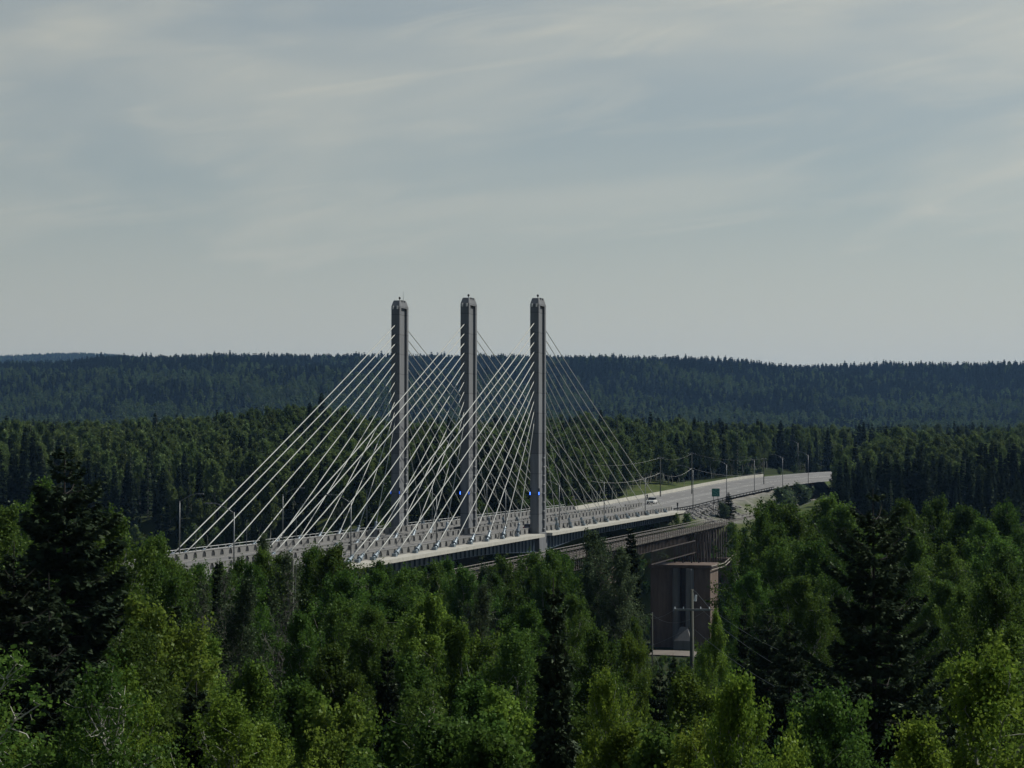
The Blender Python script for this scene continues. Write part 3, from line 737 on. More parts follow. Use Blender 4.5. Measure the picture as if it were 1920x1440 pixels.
# green highway sign
sg = empty('highway_sign'); kx = at(1342, 945, 590); sg.location = (kx.x, kx.y, gz(kx.x, kx.y))
top = at(1342, 916, 590).z - sg.location.z; bot = at(1342, 931, 590).z - sg.location.z
bevel(MB().box(-1.05, 1.05, -.05, .0, bot, top).build('sign_panel', M['green'], sg), .02)
for x in (-.6, .6): MB().box(x - .06, x + .06, .002, .12, -.4, top - .1).build('post', M['rust'], sg)
mb = MB(); zc = (bot + top) / 2
pts = [(-.75, -.053, zc + .62), (-.45, -.053, zc + .2), (.1, -.053, zc + .05), (.45, -.053, zc - .35), (.62, -.053, zc - .75)]
for i in range(4):
    a, b_ = Vector(pts[i]), Vector(pts[i + 1]); nn = Vector((-(b_ - a).z, 0, (b_ - a).x)).normalized() * .07
    mb.add([a - nn, b_ - nn, b_ + nn, a + nn], [(0, 1, 2, 3)])
for x0, x1, z0, z1 in ((-.2, .25, .62, .8), (-.75, -.5, -.55, -.35), (-.35, .05, -.6, -.42), (.5, .75, .2, .4)):
    mb.add([(x0, -.053, zc + z0), (x1, -.053, zc + z0), (x1, -.053, zc + z1), (x0, -.053, zc + z1)], [(0, 1, 2, 3)])
mb.build('sign_marks', plain('faded_sign_white', (.12, .26, .24), .6), sg)
tag(sg, 'square green highway sign on two posts below the near road edge', 'road sign')
# dark sign back by the bend, marker post at the end of the parapet
p = at(1524, 921, 745); z = gz(p.x, p.y); e = empty('road_sign', (p.x, p.y, z))
MB().box(-.48, .48, -.04, .04, p.z + 1.7 - z - .6, p.z + 1.7 - z + .9).build('sign_panel', M['brown'], e); MB().box(-.05, .05, .041, .12, -.3, p.z - z + 2.4).build('post', M['rust'], e)
tag(e, 'small dark brown sign standing in the grass by the road bend', 'road sign')
e = empty('marker_post', tuple(BP(146, -.2, .1))); MB().box(-.12, .12, -.12, .12, 0, 2.1).build('shaft', M['dark'], e); MB().box(-.2, .2, -.16, -.121, 1.3, 2.1).build('marker_panel', M['dark'], e)
tag(e, 'short dark marker post at the right end of the near parapet', 'post')

# ------------------------------------------------------------------ utility poles and wires
def pole(loc, h, r, arm, az, label, group=None, trans=False):
    e = empty('utility_pole', loc, az)
    MB().tube([(0, 0, -1), (0, 0, h)], [r, r * .62], 10).build('shaft', M['oldwood'], e, True)
    for z in arm:
        a = MB().box(-1.2, 1.2, -r - .1, -r * .6, z - .06, z + .06).build('crossarm', M['galv'], e)
        for x in (-1.1, -.55, .55, 1.1): MB().tube([(x, -r, z + .06), (x, -r, z + .2)], [.05, .035], 6).build('insulator', M['insul'], a)
    if trans:
        MB().tube([(.2, -.16, h - .75), (.26, -.16, h - .35)], [.09, .07], 8).build('insulator', M['insul'], e)
        MB().tube([(.02, 0, h), (.3, -.1, h - .2), (.75, -.2, h - .75), (1.05, -.25, h - 1.1), (1.12, -.25, h - 1.35)], .022, 5).build('jumper_wire', M['wire'], e)
    tag(e, label, 'utility pole', group); return e
def wire(a, b_, sag, label, r=.014, name='power_line', group=None):
    pts = []
    for k in range(17):
        f = k / 16; p = Vector(a).lerp(Vector(b_), f); p.z -= sag * 4 * f * (1 - f); pts.append(p)
    return tag(MB().tube(pts, r, 4).build(name, M['wire']), label, 'wire', group)
Y1 = 141; p1 = at(1297, 1105, Y1); g1 = gz(p1.x, p1.y)
pole((p1.x, p1.y, g1), p1.z - g1, .19, [at(1297, 1143, Y1).z - g1], 0, 'weathered wooden utility pole with a crossarm standing in the right foreground', None, True)
Y2 = 215; p2 = at(1223, 1148, Y2); g2 = gz(p2.x, p2.y)
pole((p2.x, p2.y, g2), p2.z - g2, .1, [], 0, 'thin dark utility pole standing left of the gravel clearing')
za = at(1297, 1140, Y1).z
wr = .009
wire((p2.x, p2.y, p2.z - .2), (p1.x + 1.1, p1.y, za), .9, 'upper sagging wire from the thin pole to the crossarm of the big pole', wr)
wire((p2.x, p2.y, p2.z - .6), (p1.x - 1.1, p1.y, za - .1), .15, 'taut wire from the thin pole to the left crossarm end', wr)
wire((p2.x, p2.y, p2.z - 3.2), (p1.x, p1.y, at(1297, 1174, Y1).z), .1, 'low wire running from the thin pole to the middle of the big pole', wr)
wire((p2.x, p2.y, p2.z - 3.6), tuple(at(1280, 1305, 150)), .6, 'slack service wire hanging down from the thin pole', wr)
e1 = at(1590, 1352, 90); e2 = at(1610, 1318, 90)
wire((p1.x + .1, p1.y, at(1297, 1178, Y1).z), tuple(e1), .5, 'lowest of the wires running from the big pole to the lower right', wr)
wire((p1.x + .55, p1.y, za), tuple(e2), .6, 'middle wire running from the big pole behind the large spruce', wr)
wire((p1.x + 1.1, p1.y, za + .1), tuple(at(1620, 1270, 90)), .6, 'upper wire running from the big pole behind the large spruce', wr)
Y3 = 128; p3 = at(549, 1050, Y3); g3 = gz(p3.x, p3.y)
e = pole((p3.x, p3.y, g3), p3.z - g3, .11, [], 0, 'tall thin grey green pole standing among the trees at left')
wire((p3.x + .2, p3.y, p3.z - .3), (p3.x - .1, p3.y - 1.5, g3), 0, 'guy wire running down beside the tall thin pole at left', .02, 'guy_wire')
dl = ['leftmost of the far utility poles behind the bridge cables', 'far utility pole behind the outermost right cables', 'far utility pole at the edge of the wood behind the road sign', 'rightmost of the far utility poles, by the side road']
far = [(1098, 868, 640), (1238, 856, 668), (1297, 848, 690), (1432, 858, 760)]; tops = []
for (u, vv, Y), d in zip(far, dl):
    p = at(u, vv, Y); g = gz(p.x, p.y); pole((p.x, p.y, g), p.z - g, .17, [p.z - g - .5], R(20), d, 'utility poles behind the bridge'); tops.append(p)
nm = ['left', 'middle', 'right']
for i in range(3):
    a, b_ = tops[i], tops[i + 1]
    wire(a - Vector((0, 0, .4)), b_ - Vector((0, 0, .4)), 1.2, 'high wire of the %s span between the far utility poles' % nm[i], .016)
    wire(a - Vector((0, 0, 5.0)), b_ - Vector((0, 0, 5.0)), 1.8, 'thick low cable of the %s span between the far utility poles' % nm[i], .032)
p = at(960, 905, 640); wire(tuple(at(900, 905, 620)), tops[0] - Vector((0, 0, 5.0)), 1.6, 'thick low cable running left from the far utility poles behind the bridge', .035)

# riprap on the bank at the right end of the bridge
q = MB(); g = np.random.default_rng(5)
for i in range(700):
    t = g.uniform(141, 215); w = g.uniform(-9, .2) if t > 150 else g.uniform(-9, 22); p = BP(t, w); s = g.uniform(.25, .75)
    z = gz(p.x, p.y); k = len(q.v); q.ball((p.x, p.y, z), s * g.uniform(.7, 1.4), s * g.uniform(.7, 1.4), s * .6, 6, 4)
    for j in range(k, len(q.v)): a = q.v[j]; q.v[j] = tuple(np.array(a) + g.normal(0, s * .16, 3))
tag(q.build('riprap', M['rock']), 'grey riprap stones on the bank at the right bridge end', 'rocks', kind='stuff')

#TREES
exec_trees = True
# ------------------------------------------------------------------ tree meshes
def make(fn, leafm, bark, **k): return tree_parts(*fn(**k), leafm, bark)
ASP = [make(aspen_tree, M['aspen'], M['aspbark'], seed=s, h=18, rad=r, base=b, nl=54, per=98, leaf=.145, clump=.62, sub=7, wander=.3, tr_=1.25) for s, r, b in ((11, 5.2, .34), (12, 4.4, .4), (13, 5.8, .3), (14, 4.8, .36))]
YEL = [make(aspen_tree, M['yellow'], M['aspbark'], seed=s, h=14, rad=r, base=.25, nl=46, per=95, leaf=.13, clump=.52, sub=7, tr_=1.25) for s, r in ((21, 4.0), (22, 3.4))]
GRE = [make(aspen_tree, M['grey'], M['twig'], seed=s, h=18, rad=r, base=.2, nl=54, per=62, leaf=.14, clump=.6, twigs=3, sub=6) for s, r in ((31, 4.4), (32, 3.8))]
NEAR = [make(aspen_tree, M['bright'], M['aspbark'], seed=s, h=17, rad=r, base=.52, nl=44, per=105, leaf=.082, clump=.34, sub=6, wander=.2, up0=25, up1=65) for s, r in ((41, 3.1), (42, 3.5))]
GNAR = [make(aspen_tree, M['aspen'], M['birbark'], seed=s, h=14, rad=3.0, base=.55, nl=26, per=75, leaf=.08, clump=.33, wander=.62, twigs=1, sub=5, tr_=.62) for s in (51, 52)]
DEAD = [make(aspen_tree, M['grey'], M['twig'], seed=s, h=16, rad=3.2, base=.15, nl=56, per=12, leaf=.14, clump=.5, twigs=7) for s in (61, 62)]
SPR = [make(spruce_tree, M['spruce'], M['sprbark'], seed=s, h=20, rad=r, nw=nw, spray=.36, dens=80, power=p, ragged=.34) for s, r, nw, p in ((71, 4.5, 46, .68), (72, 2.9, 44, .85), (73, 3.4, 40, .75))]
BIGS = [make(spruce_tree, M['spruce'], M['sprbark'], seed=81, h=22, rad=5.6, nw=42, spray=.32, dens=95, power=.78, ragged=.38, droop=.45)]
THIN = [make(spruce_tree, M['spruce'], M['sprbark'], seed=s, h=16, rad=r, nw=80, spray=.24, dens=110, power=.9, ragged=.25, droop=.5, tip=.17) for s, r in ((91, 1.4), (92, 1.15))]
KIND = dict(a=(ASP, 18, 'aspen_tree', 'aspen'), y=(YEL, 14, 'aspen_tree', 'aspen'), g=(GRE, 18, 'birch_tree', 'birch'), n=(NEAR, 17, 'poplar_tree', 'poplar'), k=(GNAR, 14, 'birch_tree', 'birch'),
            d=(DEAD, 16, 'dead_tree', 'dead tree'), s=(SPR, 20, 'spruce_tree', 'spruce'), b=(BIGS, 22, 'spruce_tree', 'spruce'), t=(THIN, 16, 'spruce_tree', 'spruce'))
def plant(kind, u, v, Y, label, group=None, wide=1., var=None, rot=None):
    meshes, h0, name, cat = KIND[kind]
    p = at(u, v, Y); g = gz(p.x, p.y); h = p.z - g
    k = var if var is not None else random.randrange(len(meshes)); s = h / h0
    e = empty(name, (p.x, p.y, g - .15), rot if rot is not None else random.uniform(0, 6.28))
    e.scale = (s * wide, s * wide, (h + .15) / h0)
    cm, tm = meshes[k]
    put('trunk', tm, e); put('crown', cm, e)
    return tag(e, label, cat, group)
G1 = 'aspens in the dense grove on the right'; G2 = 'aspens filling the middle foreground'; G3 = 'aspens below the left half of the bridge'; G4 = 'dark spruces at the left edge'; G5 = 'young trees in the undergrowth'; G6 = 'aspens on the near river bank'; G7 = 'aspens rising to the left end of the deck'
L = [
 # left edge
 ('s', 122, 838, 95, 'tall dark spruce rising above the forest at left, the tallest tree there', None, 1.15, 0),
 ('s', 30, 1015, 82, 'dark drooping spruce at the left picture edge below the tallest spruce', None, 1.1, 2),
 ('s', 95, 1075, 74, 'dark spruce directly in front of the tallest left spruce', None, 1.0, 1),
 ('a', 22, 955, 132, 'green aspen at the left edge behind the tallest spruce', None, 1.0, 1),
 ('a', 85, 912, 150, 'aspen top showing left behind the tallest spruce', None, .8, 3),
 ('a', 238, 968, 108, 'leafy aspen right beside the tallest left spruce', None, .9, 0),
 ('a', 192, 985, 118, 'aspen half hidden behind the tallest left spruce', None, .9, 2),
 ('a', 296, 1012, 122, 'aspen covering the left end of the bridge', None, .72, 1),
 ('a', 352, 1085, 126, 'aspen under the leftmost lamp and retaining wall', None, .75, 3),
 ('y', 272, 1130, 88, 'light green aspen below the aspen beside the tallest spruce', None, .9, 0),
 ('a', 205, 1190, 84, 'small aspen between dark spruces at lower left', None, .9, 2),
 ('k', 70, 1220, 50, 'gnarled birch with crooked pale trunk in the lower left corner', None, 1.25, 0),
 ('k', 178, 1255, 54, 'birch with bare white branches right of the gnarled one', None, .9, 1),
 ('n', 262, 1248, 56, 'leafy poplar in the lower left, left of the slim young spruce', None, .8, 0),
 ('t', 365, 1278, 62, 'slim young spruce left of the bright bush like aspen', None, 1.2, 0),
 ('n', 440, 1312, 58, 'bright yellow green poplar low in the left foreground', None, 1.0, 1),
 ('n', 515, 1345, 60, 'yellow green poplar top below the tall thin pole', None, .9, 0),
 ('s', 330, 1120, 104, 'dark spruce in the shade under the left end of the bridge', None, .9, 1),
 ('d', 392, 1082, 118, 'grey dead tree below the left end of the bridge', None, .95, 0),
 ('t', 410, 1048, 128, 'thin spruce tip in front of the left bridge barrier', None, 1.1, 1),
 ('d', 458, 1066, 122, 'grey dead tree, second from left below the bridge', None, 1.0, 1),
 ('g', 432, 1088, 116, 'greyish birch among the dead trees at left', None, .9, 0),
 ('d', 520, 1062, 120, 'grey dead tree left of the tall thin pole', None, 1.0, 0),
 ('g', 498, 995, 148, 'grey green birch whose top covers the far cables', None, .58, 1),
 ('a', 590, 1030, 140, 'aspen right of the tall thin pole reaching the bridge deck', None, .95, 0),
 ('g', 548, 1040, 144, 'grey green birch just behind the tall thin pole', None, .95, 0),
 ('a', 650, 1074, 136, 'bright aspen in front of the near left cable anchors', None, .95, 2),
 ('a', 706, 1078, 150, 'aspen below the near edge girder, left of the dark gap', None, .85, 3),
 ('a', 615, 1130, 118, None, G3, .9, None), ('a', 690, 1150, 115, None, G3, .9, None), ('a', 560, 1160, 112, None, G3, .8, None),
 ('a', 760, 1110, 140, None, G3, .9, None), ('a', 640, 1215, 96, None, G3, .9, None), ('a', 725, 1240, 92, None, G3, .9, None),
 ('a', 790, 1066, 200, 'small aspen top below the girder near the dark gap', None, .45, 1), ('a', 848, 1060, 205, 'aspen top under the bridge just left of the old pier', None, .5, 0),
 ('y', 805, 1120, 120, 'light green aspen below the bridge, left of the centre', None, 1.0, 1),
 ('y', 860, 1165, 108, 'light green aspen with a pale trunk low in the middle', None, .9, 0),
 ('t', 727, 1205, 84, 'slim dark spruce in the middle left undergrowth', None, .9, 0),
 ('k', 790, 1300, 62, 'birch with forked pale trunk low in the middle', None, .9, 1),
 ('g', 900, 1100, 150, 'greyish birch under the railway railing', None, .9, 0),
 ('a', 998, 1040, 205, 'broad aspen directly below the nearest tower', None, .95, 2),
 ('a', 950, 1080, 190, None, G2, .9, None), ('a', 930, 1190, 100, None, G2, .9, None), ('a', 1000, 1140, 120, None, G2, .9, None),
 ('y', 955, 1300, 76, None, G5, 1.0, None), ('a', 885, 1290, 80, None, G2, .9, None), ('a', 1075, 1120, 150, None, G2, .8, None),
 ('t', 1040, 1083, 52, 'tall narrow dark spruce standing alone in the centre foreground', None, .74, 0),
 ('g', 1142, 996, 195, 'large grey green birch in front of the railway bridge', None, 1.05, 0),
 ('g', 1100, 1050, 188, 'grey green birch just left of the large one by the railway bridge', None, 1.05, 1),
 ('t', 1183, 985, 200, 'thin dark spruce rising beside the railway bridge', None, 1.2, 1),
 ('a', 1190, 1160, 150, 'aspen at the left edge of the gravel clearing', None, .6, 1),
 ('y', 1185, 1190, 120, 'light green aspen below the thin dark pole', None, .7, 0),
 ('a', 1110, 1190, 108, None, G2, .9, None), ('n', 1140, 1262, 62, 'yellow green poplar right of the narrow centre spruce', None, .55, 1),
 ('n', 1170, 1340, 54, 'yellow green poplar top at the bottom, right of the centre', None, .9, 0),
 ('s', 1262, 1225, 112, 'small dark spruce below the gravel clearing', None, .8, 1), ('s', 1238, 1245, 108, 'little dark spruce left of the one below the clearing', None, .8, 2),
 ('y', 1330, 1146, 134, 'narrow yellow green aspen right beside the big utility pole', None, .55, 1),
 ('s', 1395, 1120, 128, 'dark spruce behind the wires, right of the yellow green aspen', None, .6, 1),
 ('s', 1440, 1140, 118, 'shaded dark spruce crossed by the wires', None, .9, 0), ('s', 1482, 1150, 104, 'dark spruce bough touching the left of the largest spruce', None, .9, 2),
 ('n', 1398, 1250, 44, 'sunlit poplar with large bright leaves left of the largest spruce', None, .62, 0),
 ('n', 1290, 1372, 48, 'poplar top with bright leaves below the big utility pole', None, .8, 1),
 ('n', 1500, 1400, 40, 'low bright poplar shoot at the bottom below the largest spruce', None, .6, 1),
 ('b', 1642, 914, 84, 'largest dark spruce, broad and ragged, filling the right foreground', None, 1.0, 0),
 ('n', 1852, 1222, 42, 'sunlit poplar with large bright leaves in the lower right corner', None, .95, 1),
 ('n', 1770, 1340, 40, 'bright poplar branch top between the largest spruce and the corner', None, .8, 0),
 ('a', 1905, 1085, 110, 'aspen at the right edge above the corner poplar', None, .9, 2),
 ('a', 1835, 1110, 120, 'aspen right of the largest spruce, halfway down', None, .8, 0),
 ('a', 1412, 962, 215, 'leftmost aspen of the right grove, by the railway bridge', None, .62, 0),
]
for u, v, Y in ((1425, 990, 200), (1455, 946, 225), (1510, 952, 220), (1562, 938, 228), (1600, 950, 210), (1690, 948, 215), (1735, 938, 230), (1790, 952, 222), (1838, 985, 205), (1875, 955, 232), (1915, 950, 225),
                (1430, 1030, 180), (1490, 1015, 185), (1550, 1020, 180), (1720, 1010, 190), (1780, 1030, 175), (1850, 1040, 165), (1900, 1020, 180), (1425, 1075, 170), (1450, 1090, 160), (1520, 1085, 150), (1760, 1090, 150)):
    L.append(('a', u, v, Y, None, G1, random.uniform(.9, 1.1), None))
for u, v, Y in ((150, 1330, 60), (330, 1345, 66), (600, 1300, 76), (660, 1320, 72), (560, 1290, 80), (840, 1375, 58), (910, 1370, 60), (890, 1395, 54), (1230, 1400, 52), (720, 1370, 62), (1340, 1300, 90), (1560, 1300, 70), (1140, 1350, 70),
                (20, 1310, 66), (470, 1250, 90), (400, 1200, 98), (1300, 1260, 96), (1800, 1240, 90), (1900, 1180, 100)):
    L.append((random.choice('ay'), u, v, Y, None, G5, random.uniform(.8, 1.1), None))
for u, v, Y in ((470, 1135, 200), (530, 1125, 210), (600, 1120, 215), (670, 1105, 220), (740, 1090, 235), (800, 1095, 240), (850, 1100, 250), (900, 1115, 245), (960, 1125, 250), (1020, 1120, 255), (1070, 1110, 240), (1120, 1115, 245), (1165, 1135, 235), (430, 1150, 185), (390, 1140, 175)):
    L.append(('a', u, v, Y, None, G6, random.uniform(.9, 1.1), None))
for u, v, Y in ((895, 1092, 210), (1060, 1078, 200), (925, 1105, 195)): L.append(('a', u, v, Y, None, G2, .9, None))
for u, v, Y in ((1222, 1240, 232), (1262, 1234, 228), (1300, 1240, 225)): L.append(('a', u, v, Y, 'low aspen at the lower edge of the gravel clearing', 'aspens below the gravel clearing', .5, None))
for u, v, Y, w_ in ((772, 1072, 200, .8), (822, 1076, 195, .8), (872, 1084, 190, .8), (930, 1064, 192, .85), (1042, 1050, 197, .8), (1078, 1046, 192, .8)): L.append(('a', u, v, Y, None, G2, w_, None))
L.append(('g', 1168, 1022, 188, 'grey green birch right of the large one by the railway bridge', None, .95, 1)); L.append(('g', 1122, 1012, 198, 'grey green birch crowded behind the large one by the railway bridge', None, .9, 0))
L.append(('a', 402, 1066, 130, 'slim aspen below the leftmost near lamp', None, .62, 0)); L.append(('a', 458, 1058, 136, 'slim aspen touching the lower deck edge right of the leftmost near lamp', None, .6, 1))
for u, v, Y, w_, k_ in ((740, 1070, 152, .95, 'a'), (812, 1060, 186, .95, 'a'), (845, 1052, 196, .8, 'a'), (885, 1070, 182, .95, 'a'), (915, 1064, 188, .9, 'g'), (965, 1048, 200, .9, 'a'), (1028, 1034, 202, .85, 'a'), (1058, 1038, 190, .85, 'a'), (700, 1058, 160, .7, 'a')):
    L.append((k_, u, v, Y, None if k_ == 'a' else 'grey green birch under the railway railing, right of the greyish one', G2 if k_ == 'a' else None, w_, None))
for u, v, Y, w_ in ((342, 1050, 128, .75), (376, 1062, 134, .7), (428, 1054, 138, .62), (486, 1040, 146, .7), (520, 1046, 150, .7), (570, 1032, 152, .7), (606, 1036, 150, .7), (312, 1010, 126, .72)):
    L.append(('a', u, v, Y, None, G7, w_, None))
L.append(('g', 622, 1046, 150, 'grey green birch between the tall thin pole and the cable anchors', None, .85, 1)); L.append(('a', 470, 1098, 128, 'aspen behind the grey dead trees at left', None, .8, 2))
GL = {G7: 'aspen whose tip reaches the deck edge at the left end of the bridge', G6: 'shaded aspen on the near river bank under the bridge',
      G1: 'green aspen in the dense grove behind and beside the largest spruce at right', G2: 'leafy aspen in the middle foreground around the narrow centre spruce',
      G3: 'leafy aspen in the thicket below the left half of the bridge', G5: 'young broadleaf tree in the shaded undergrowth at the bottom'}
for k, u, v, Y, lab, grp, wd, var in L:
    plant(k, u, v, Y, lab or GL[grp], grp, wd, var)

# ------------------------------------------------------------------ woods behind the bridge: nearest trees as things, the rest as one mass
FAS = [tree_single('far_aspen', *aspen_tree(seed=s, h=16, rad=r, base=.3, nl=34, per=30, leaf=.44, clump=.95, sub=4), M['faras'], M['aspbark']) for s, r in ((111, 4.2), (112, 3.4), (113, 4.8))]
FSP = [tree_single('far_spruce', *spruce_tree(seed=s, h=18, rad=r, nw=34, spray=.8, dens=9, power=.85, wide=.2), M['farsp'], M['sprbark']) for s, r in ((121, 2.3), (122, 1.8), (123, 2.7))]
SNAG = [tree_single('far_snag', *spruce_tree(seed=125, h=18, rad=1.3, nw=26, spray=.6, dens=3, power=.6, wide=.14), M['grey'], M['birbark'])]
HAS = [tree_single('hill_aspen', *aspen_tree(seed=s, h=15, rad=5.0, base=.25, nl=14, per=12, leaf=1.2, clump=1.4, sub=2), M['faras'], M['aspbark']) for s in (131, 132)]
HSP = [tree_single('hill_spruce', *spruce_tree(seed=s, h=17, rad=r, nw=16, spray=1.7, dens=2.6, power=.85, wide=.24), M['farsp'], M['sprbark']) for s, r in ((141, 2.3), (142, 1.8))]
g = np.random.default_rng(99)
def clear(x, y):
    d1, _ = near_dist(x, y, RCL); d2, _ = near_dist(x, y, left_cl); d3, _ = near_dist(x, y, RAILCL)
    t, w = TW(x, y)
    gap = (w > -22) & (w < 39) & (t < 330) & (t > -125)
    gap |= (w > -32) & (w < 39) & (t > 40) & (t < 280)
    gap |= (np.abs(w - 50) < 8) & (t > 180) & (t < 250)
    gap |= (x > 60) & (y < 840) & (960 + F * x / y < 1568)
    gap |= (d1 < 22) | (d2 < 24) | (d3 < 9)
    return ~gap
def scatter(y0, y1, sp, spy, marg=1.2):
    out = []
    y = y0
    while y < y1:
        hw = 960 / F * y * marg + 8; xs_ = np.arange(-hw, hw, sp) + g.uniform(-sp * .45, sp * .45, len(np.arange(-hw, hw, sp)))
        out.append(np.stack([xs_, y + g.uniform(-spy * .5, spy * .5, len(xs_))], 1)); y += spy
    return np.vstack(out)
P = scatter(470, 960, 5.2, 5.6)
tP, wP = TW(P[:, 0], P[:, 1])
P = P[clear(P[:, 0], P[:, 1]) & (((tP > 118) & (wP > 30)) | ((wP < -20) & (tP > 150)) | ((tP > 60) & (wP > 60)))]
Z = terrain(P[:, 0], P[:, 1])
con = (vnoise(P[:, 0], P[:, 1], 40, 2) + .5 * g.normal(size=len(P)) + np.where(P[:, 1] < 625, .7, -.35) + np.where((P[:, 0] > 85) & (P[:, 1] < 690), 1.0, 0)) > .55
hgt = np.where(con, g.uniform(9, 22, len(P)), g.uniform(10, 18.5, len(P))) * (1 + .16 * vnoise(P[:, 0], P[:, 1], 26, 11)) * np.where((P[:, 0] > 80) & (P[:, 1] < 720), .82, 1)
# size in the photo, front trees first
order = np.argsort(P[:, 1] + g.uniform(0, 25, len(P)))
cnt = {True: 0, False: 0}; LIM = {True: 190, False: 170}; rest = []
for i in order:
    c = bool(con[i]); u = 960 + F * P[i, 0] / P[i, 1]
    if cnt[c] < LIM[c] and -20 < u < 1940:
        cnt[c] += 1; right = P[i, 0] > 80
        me = (FSP if c else FAS)[int(g.integers(3))]; s = hgt[i] / (18 if c else 16)
        o = put('spruce_tree' if c else 'aspen_tree', me, None, (P[i, 0], P[i, 1], Z[i] - .2)); o.scale = (s * g.uniform(.9, 1.15),) * 2 + (s,); o.rotation_euler = (0, 0, g.uniform(0, 6.28))
        if c: tag(o, 'dark spruce in the wood right of the road bend' if right else 'dark spruce along the front of the wood behind the bridge', 'spruce', 'spruces right of the road bend' if right else 'spruces in the wood behind the bridge')
        else: tag(o, 'aspen in the wood right of the road bend' if right else 'aspen in the wood behind the bridge', 'aspen', 'aspens right of the road bend' if right else 'aspens in the wood behind the bridge')
    else: rest.append(i)
rest = np.array(rest)

def forest(name, pts, scale, variant, meshes, label):
    """one scattered mass of trees (geometry nodes), for woods nobody could count"""
    me = bpy.data.meshes.new(name); N = len(pts)
    me.vertices.add(N); me.vertices.foreach_set('co', pts.astype(np.float32).ravel())
    a = me.attributes.new('size', 'FLOAT', 'POINT'); a.data.foreach_set('value', scale.astype(np.float32))
    a = me.attributes.new('pick', 'INT', 'POINT'); a.data.foreach_set('value', variant.astype(np.int32))
    a = me.attributes.new('turn', 'FLOAT_VECTOR', 'POINT'); rot = np.zeros((N, 3)); rot[:, 2] = g.uniform(0, 6.28, N); a.data.foreach_set('vector', rot.astype(np.float32).ravel())
    o = put(name, me)
    c = bpy.data.collections.new(name + '_kinds')
    for k, x in enumerate(meshes): c.objects.link(bpy.data.objects.new('%02d_tree' % k, x))
    nt = bpy.data.node_groups.new(name, 'GeometryNodeTree')
    nt.interface.new_socket('Geometry', in_out='INPUT', socket_type='NodeSocketGeometry'); nt.interface.new_socket('Geometry', in_out='OUTPUT', socket_type='NodeSocketGeometry')
    N_ = nt.nodes; gi = N_.new('NodeGroupInput'); go = N_.new('NodeGroupOutput'); ip = N_.new('GeometryNodeInstanceOnPoints'); ci = N_.new('GeometryNodeCollectionInfo')
    ci.inputs['Collection'].default_value = c; ci.inputs['Separate Children'].default_value = True; ci.inputs['Reset Children'].default_value = True
    def na(nm, ty):
        x = N_.new('GeometryNodeInputNamedAttribute'); x.data_type = ty; x.inputs[0].default_value = nm; return x.outputs[0]
    lk = nt.links
    lk.new(gi.outputs[0], ip.inputs['Points']); lk.new(ci.outputs[0], ip.inputs['Instance']); ip.inputs['Pick Instance'].default_value = True
    lk.new(na('pick', 'INT'), ip.inputs['Instance Index']); lk.new(na('turn', 'FLOAT_VECTOR'), ip.inputs['Rotation']); lk.new(na('size', 'FLOAT'), ip.inputs['Scale'])
    lk.new(ip.outputs[0], go.inputs[0])
    md = o.modifiers.new('forest', 'NODES'); md.node_group = nt
    return tag(o, label, 'forest', kind='stuff')
FR = FAS + FSP + SNAG
pts = np.stack([P[rest, 0], P[rest, 1], Z[rest] - .2], 1)
forest('valley_wood', pts, hgt[rest] / np.where(con[rest], 18, 16), np.where(g.uniform(0, 1, len(rest)) > .93, 6, np.where(con[rest], 3, 0) + g.integers(0, 3, len(rest))), FR, 'mixed green wood filling the valley behind the bridge')
P2 = scatter(960, 2450, 7.0, 9.5)
z2 = terrain(P2[:, 0], P2[:, 1], False); c2 = (vnoise(P2[:, 0], P2[:, 1], 70, 6) + .6 * g.normal(size=len(P2))) > .35
P2b = P2[:, 1] > 1500
forest('distant_wood', np.stack([P2[:, 0], P2[:, 1], z2 - .3], 1), g.uniform(.6, 1.25, len(P2)), np.where(c2, 3, 0) + g.integers(0, 3, len(P2)), FR, 'hazy mixed wood beyond the valley below the ridge')
P3 = scatter(2450, 4230, 8.5, 11.0, 1.06)
z3 = terrain(P3[:, 0], P3[:, 1], False); up = ss(2600, 4000, P3[:, 1])
c3 = (1.3 * vnoise(P3[:, 0], P3[:, 1], 90, 8) + .55 * g.normal(size=len(P3)) + 1.3 * up) > .45
forest('hillside_forest', np.stack([P3[:, 0], P3[:, 1], z3 - .3], 1), g.uniform(.6, 1.4, len(P3)) * np.where((g.uniform(0, 1, len(P3)) > .95) & c3, 1.18, 1), np.where(c3, 2, 0) + g.integers(0, 2, len(P3)), HAS + HSP, 'dark blue green forest covering the long ridge')
# blue hill far behind on the left
hu = np.linspace(-900, 420, 90); hv = np.interp(hu, [-900, -300, -60, 0, 60, 110, 160, 220, 290, 420], [704, 678, 672, 669, 666, 664, 664, 667, 674, 706])
mb = MB(); vs = []; HY = 8200
for i, (u, v) in enumerate(zip(hu, hv)):
    p = at(u, v, HY)
    for k, (dy, dz) in enumerate(((-1900, -340), (-900, -130), (-300, -26), (0, 0), (900, -60))):
        vs.append((p.x * (HY + dy) / HY, HY + dy, max(-5, p.z + dz - 9 + 5 * math.sin(u * .05 + k))))
mb.add(vs, [(5 * i + k, 5 * i + 5 + k, 5 * i + 6 + k, 5 * i + 1 + k) for i in range(len(hu) - 1) for k in range(4)])
hm = plain('far_hill_forest', (.02, .03, .016), .95, var=.4, scale=.012)
tag(mb.build('hills', hm, smooth=True), kind='structure')
hp = []
for i in range(5200):
    u = g.uniform(-60, 400); v = np.interp(u, hu, hv); dy = g.uniform(-700, 60); p = at(u, v, HY); f = -dy / 300
    zz = p.z - 9 + np.interp(dy, [-900, -300, 0, 900], [-130, -26, 0, -60]); hp.append((p.x * (HY + dy) / HY, HY + dy, zz - 1))
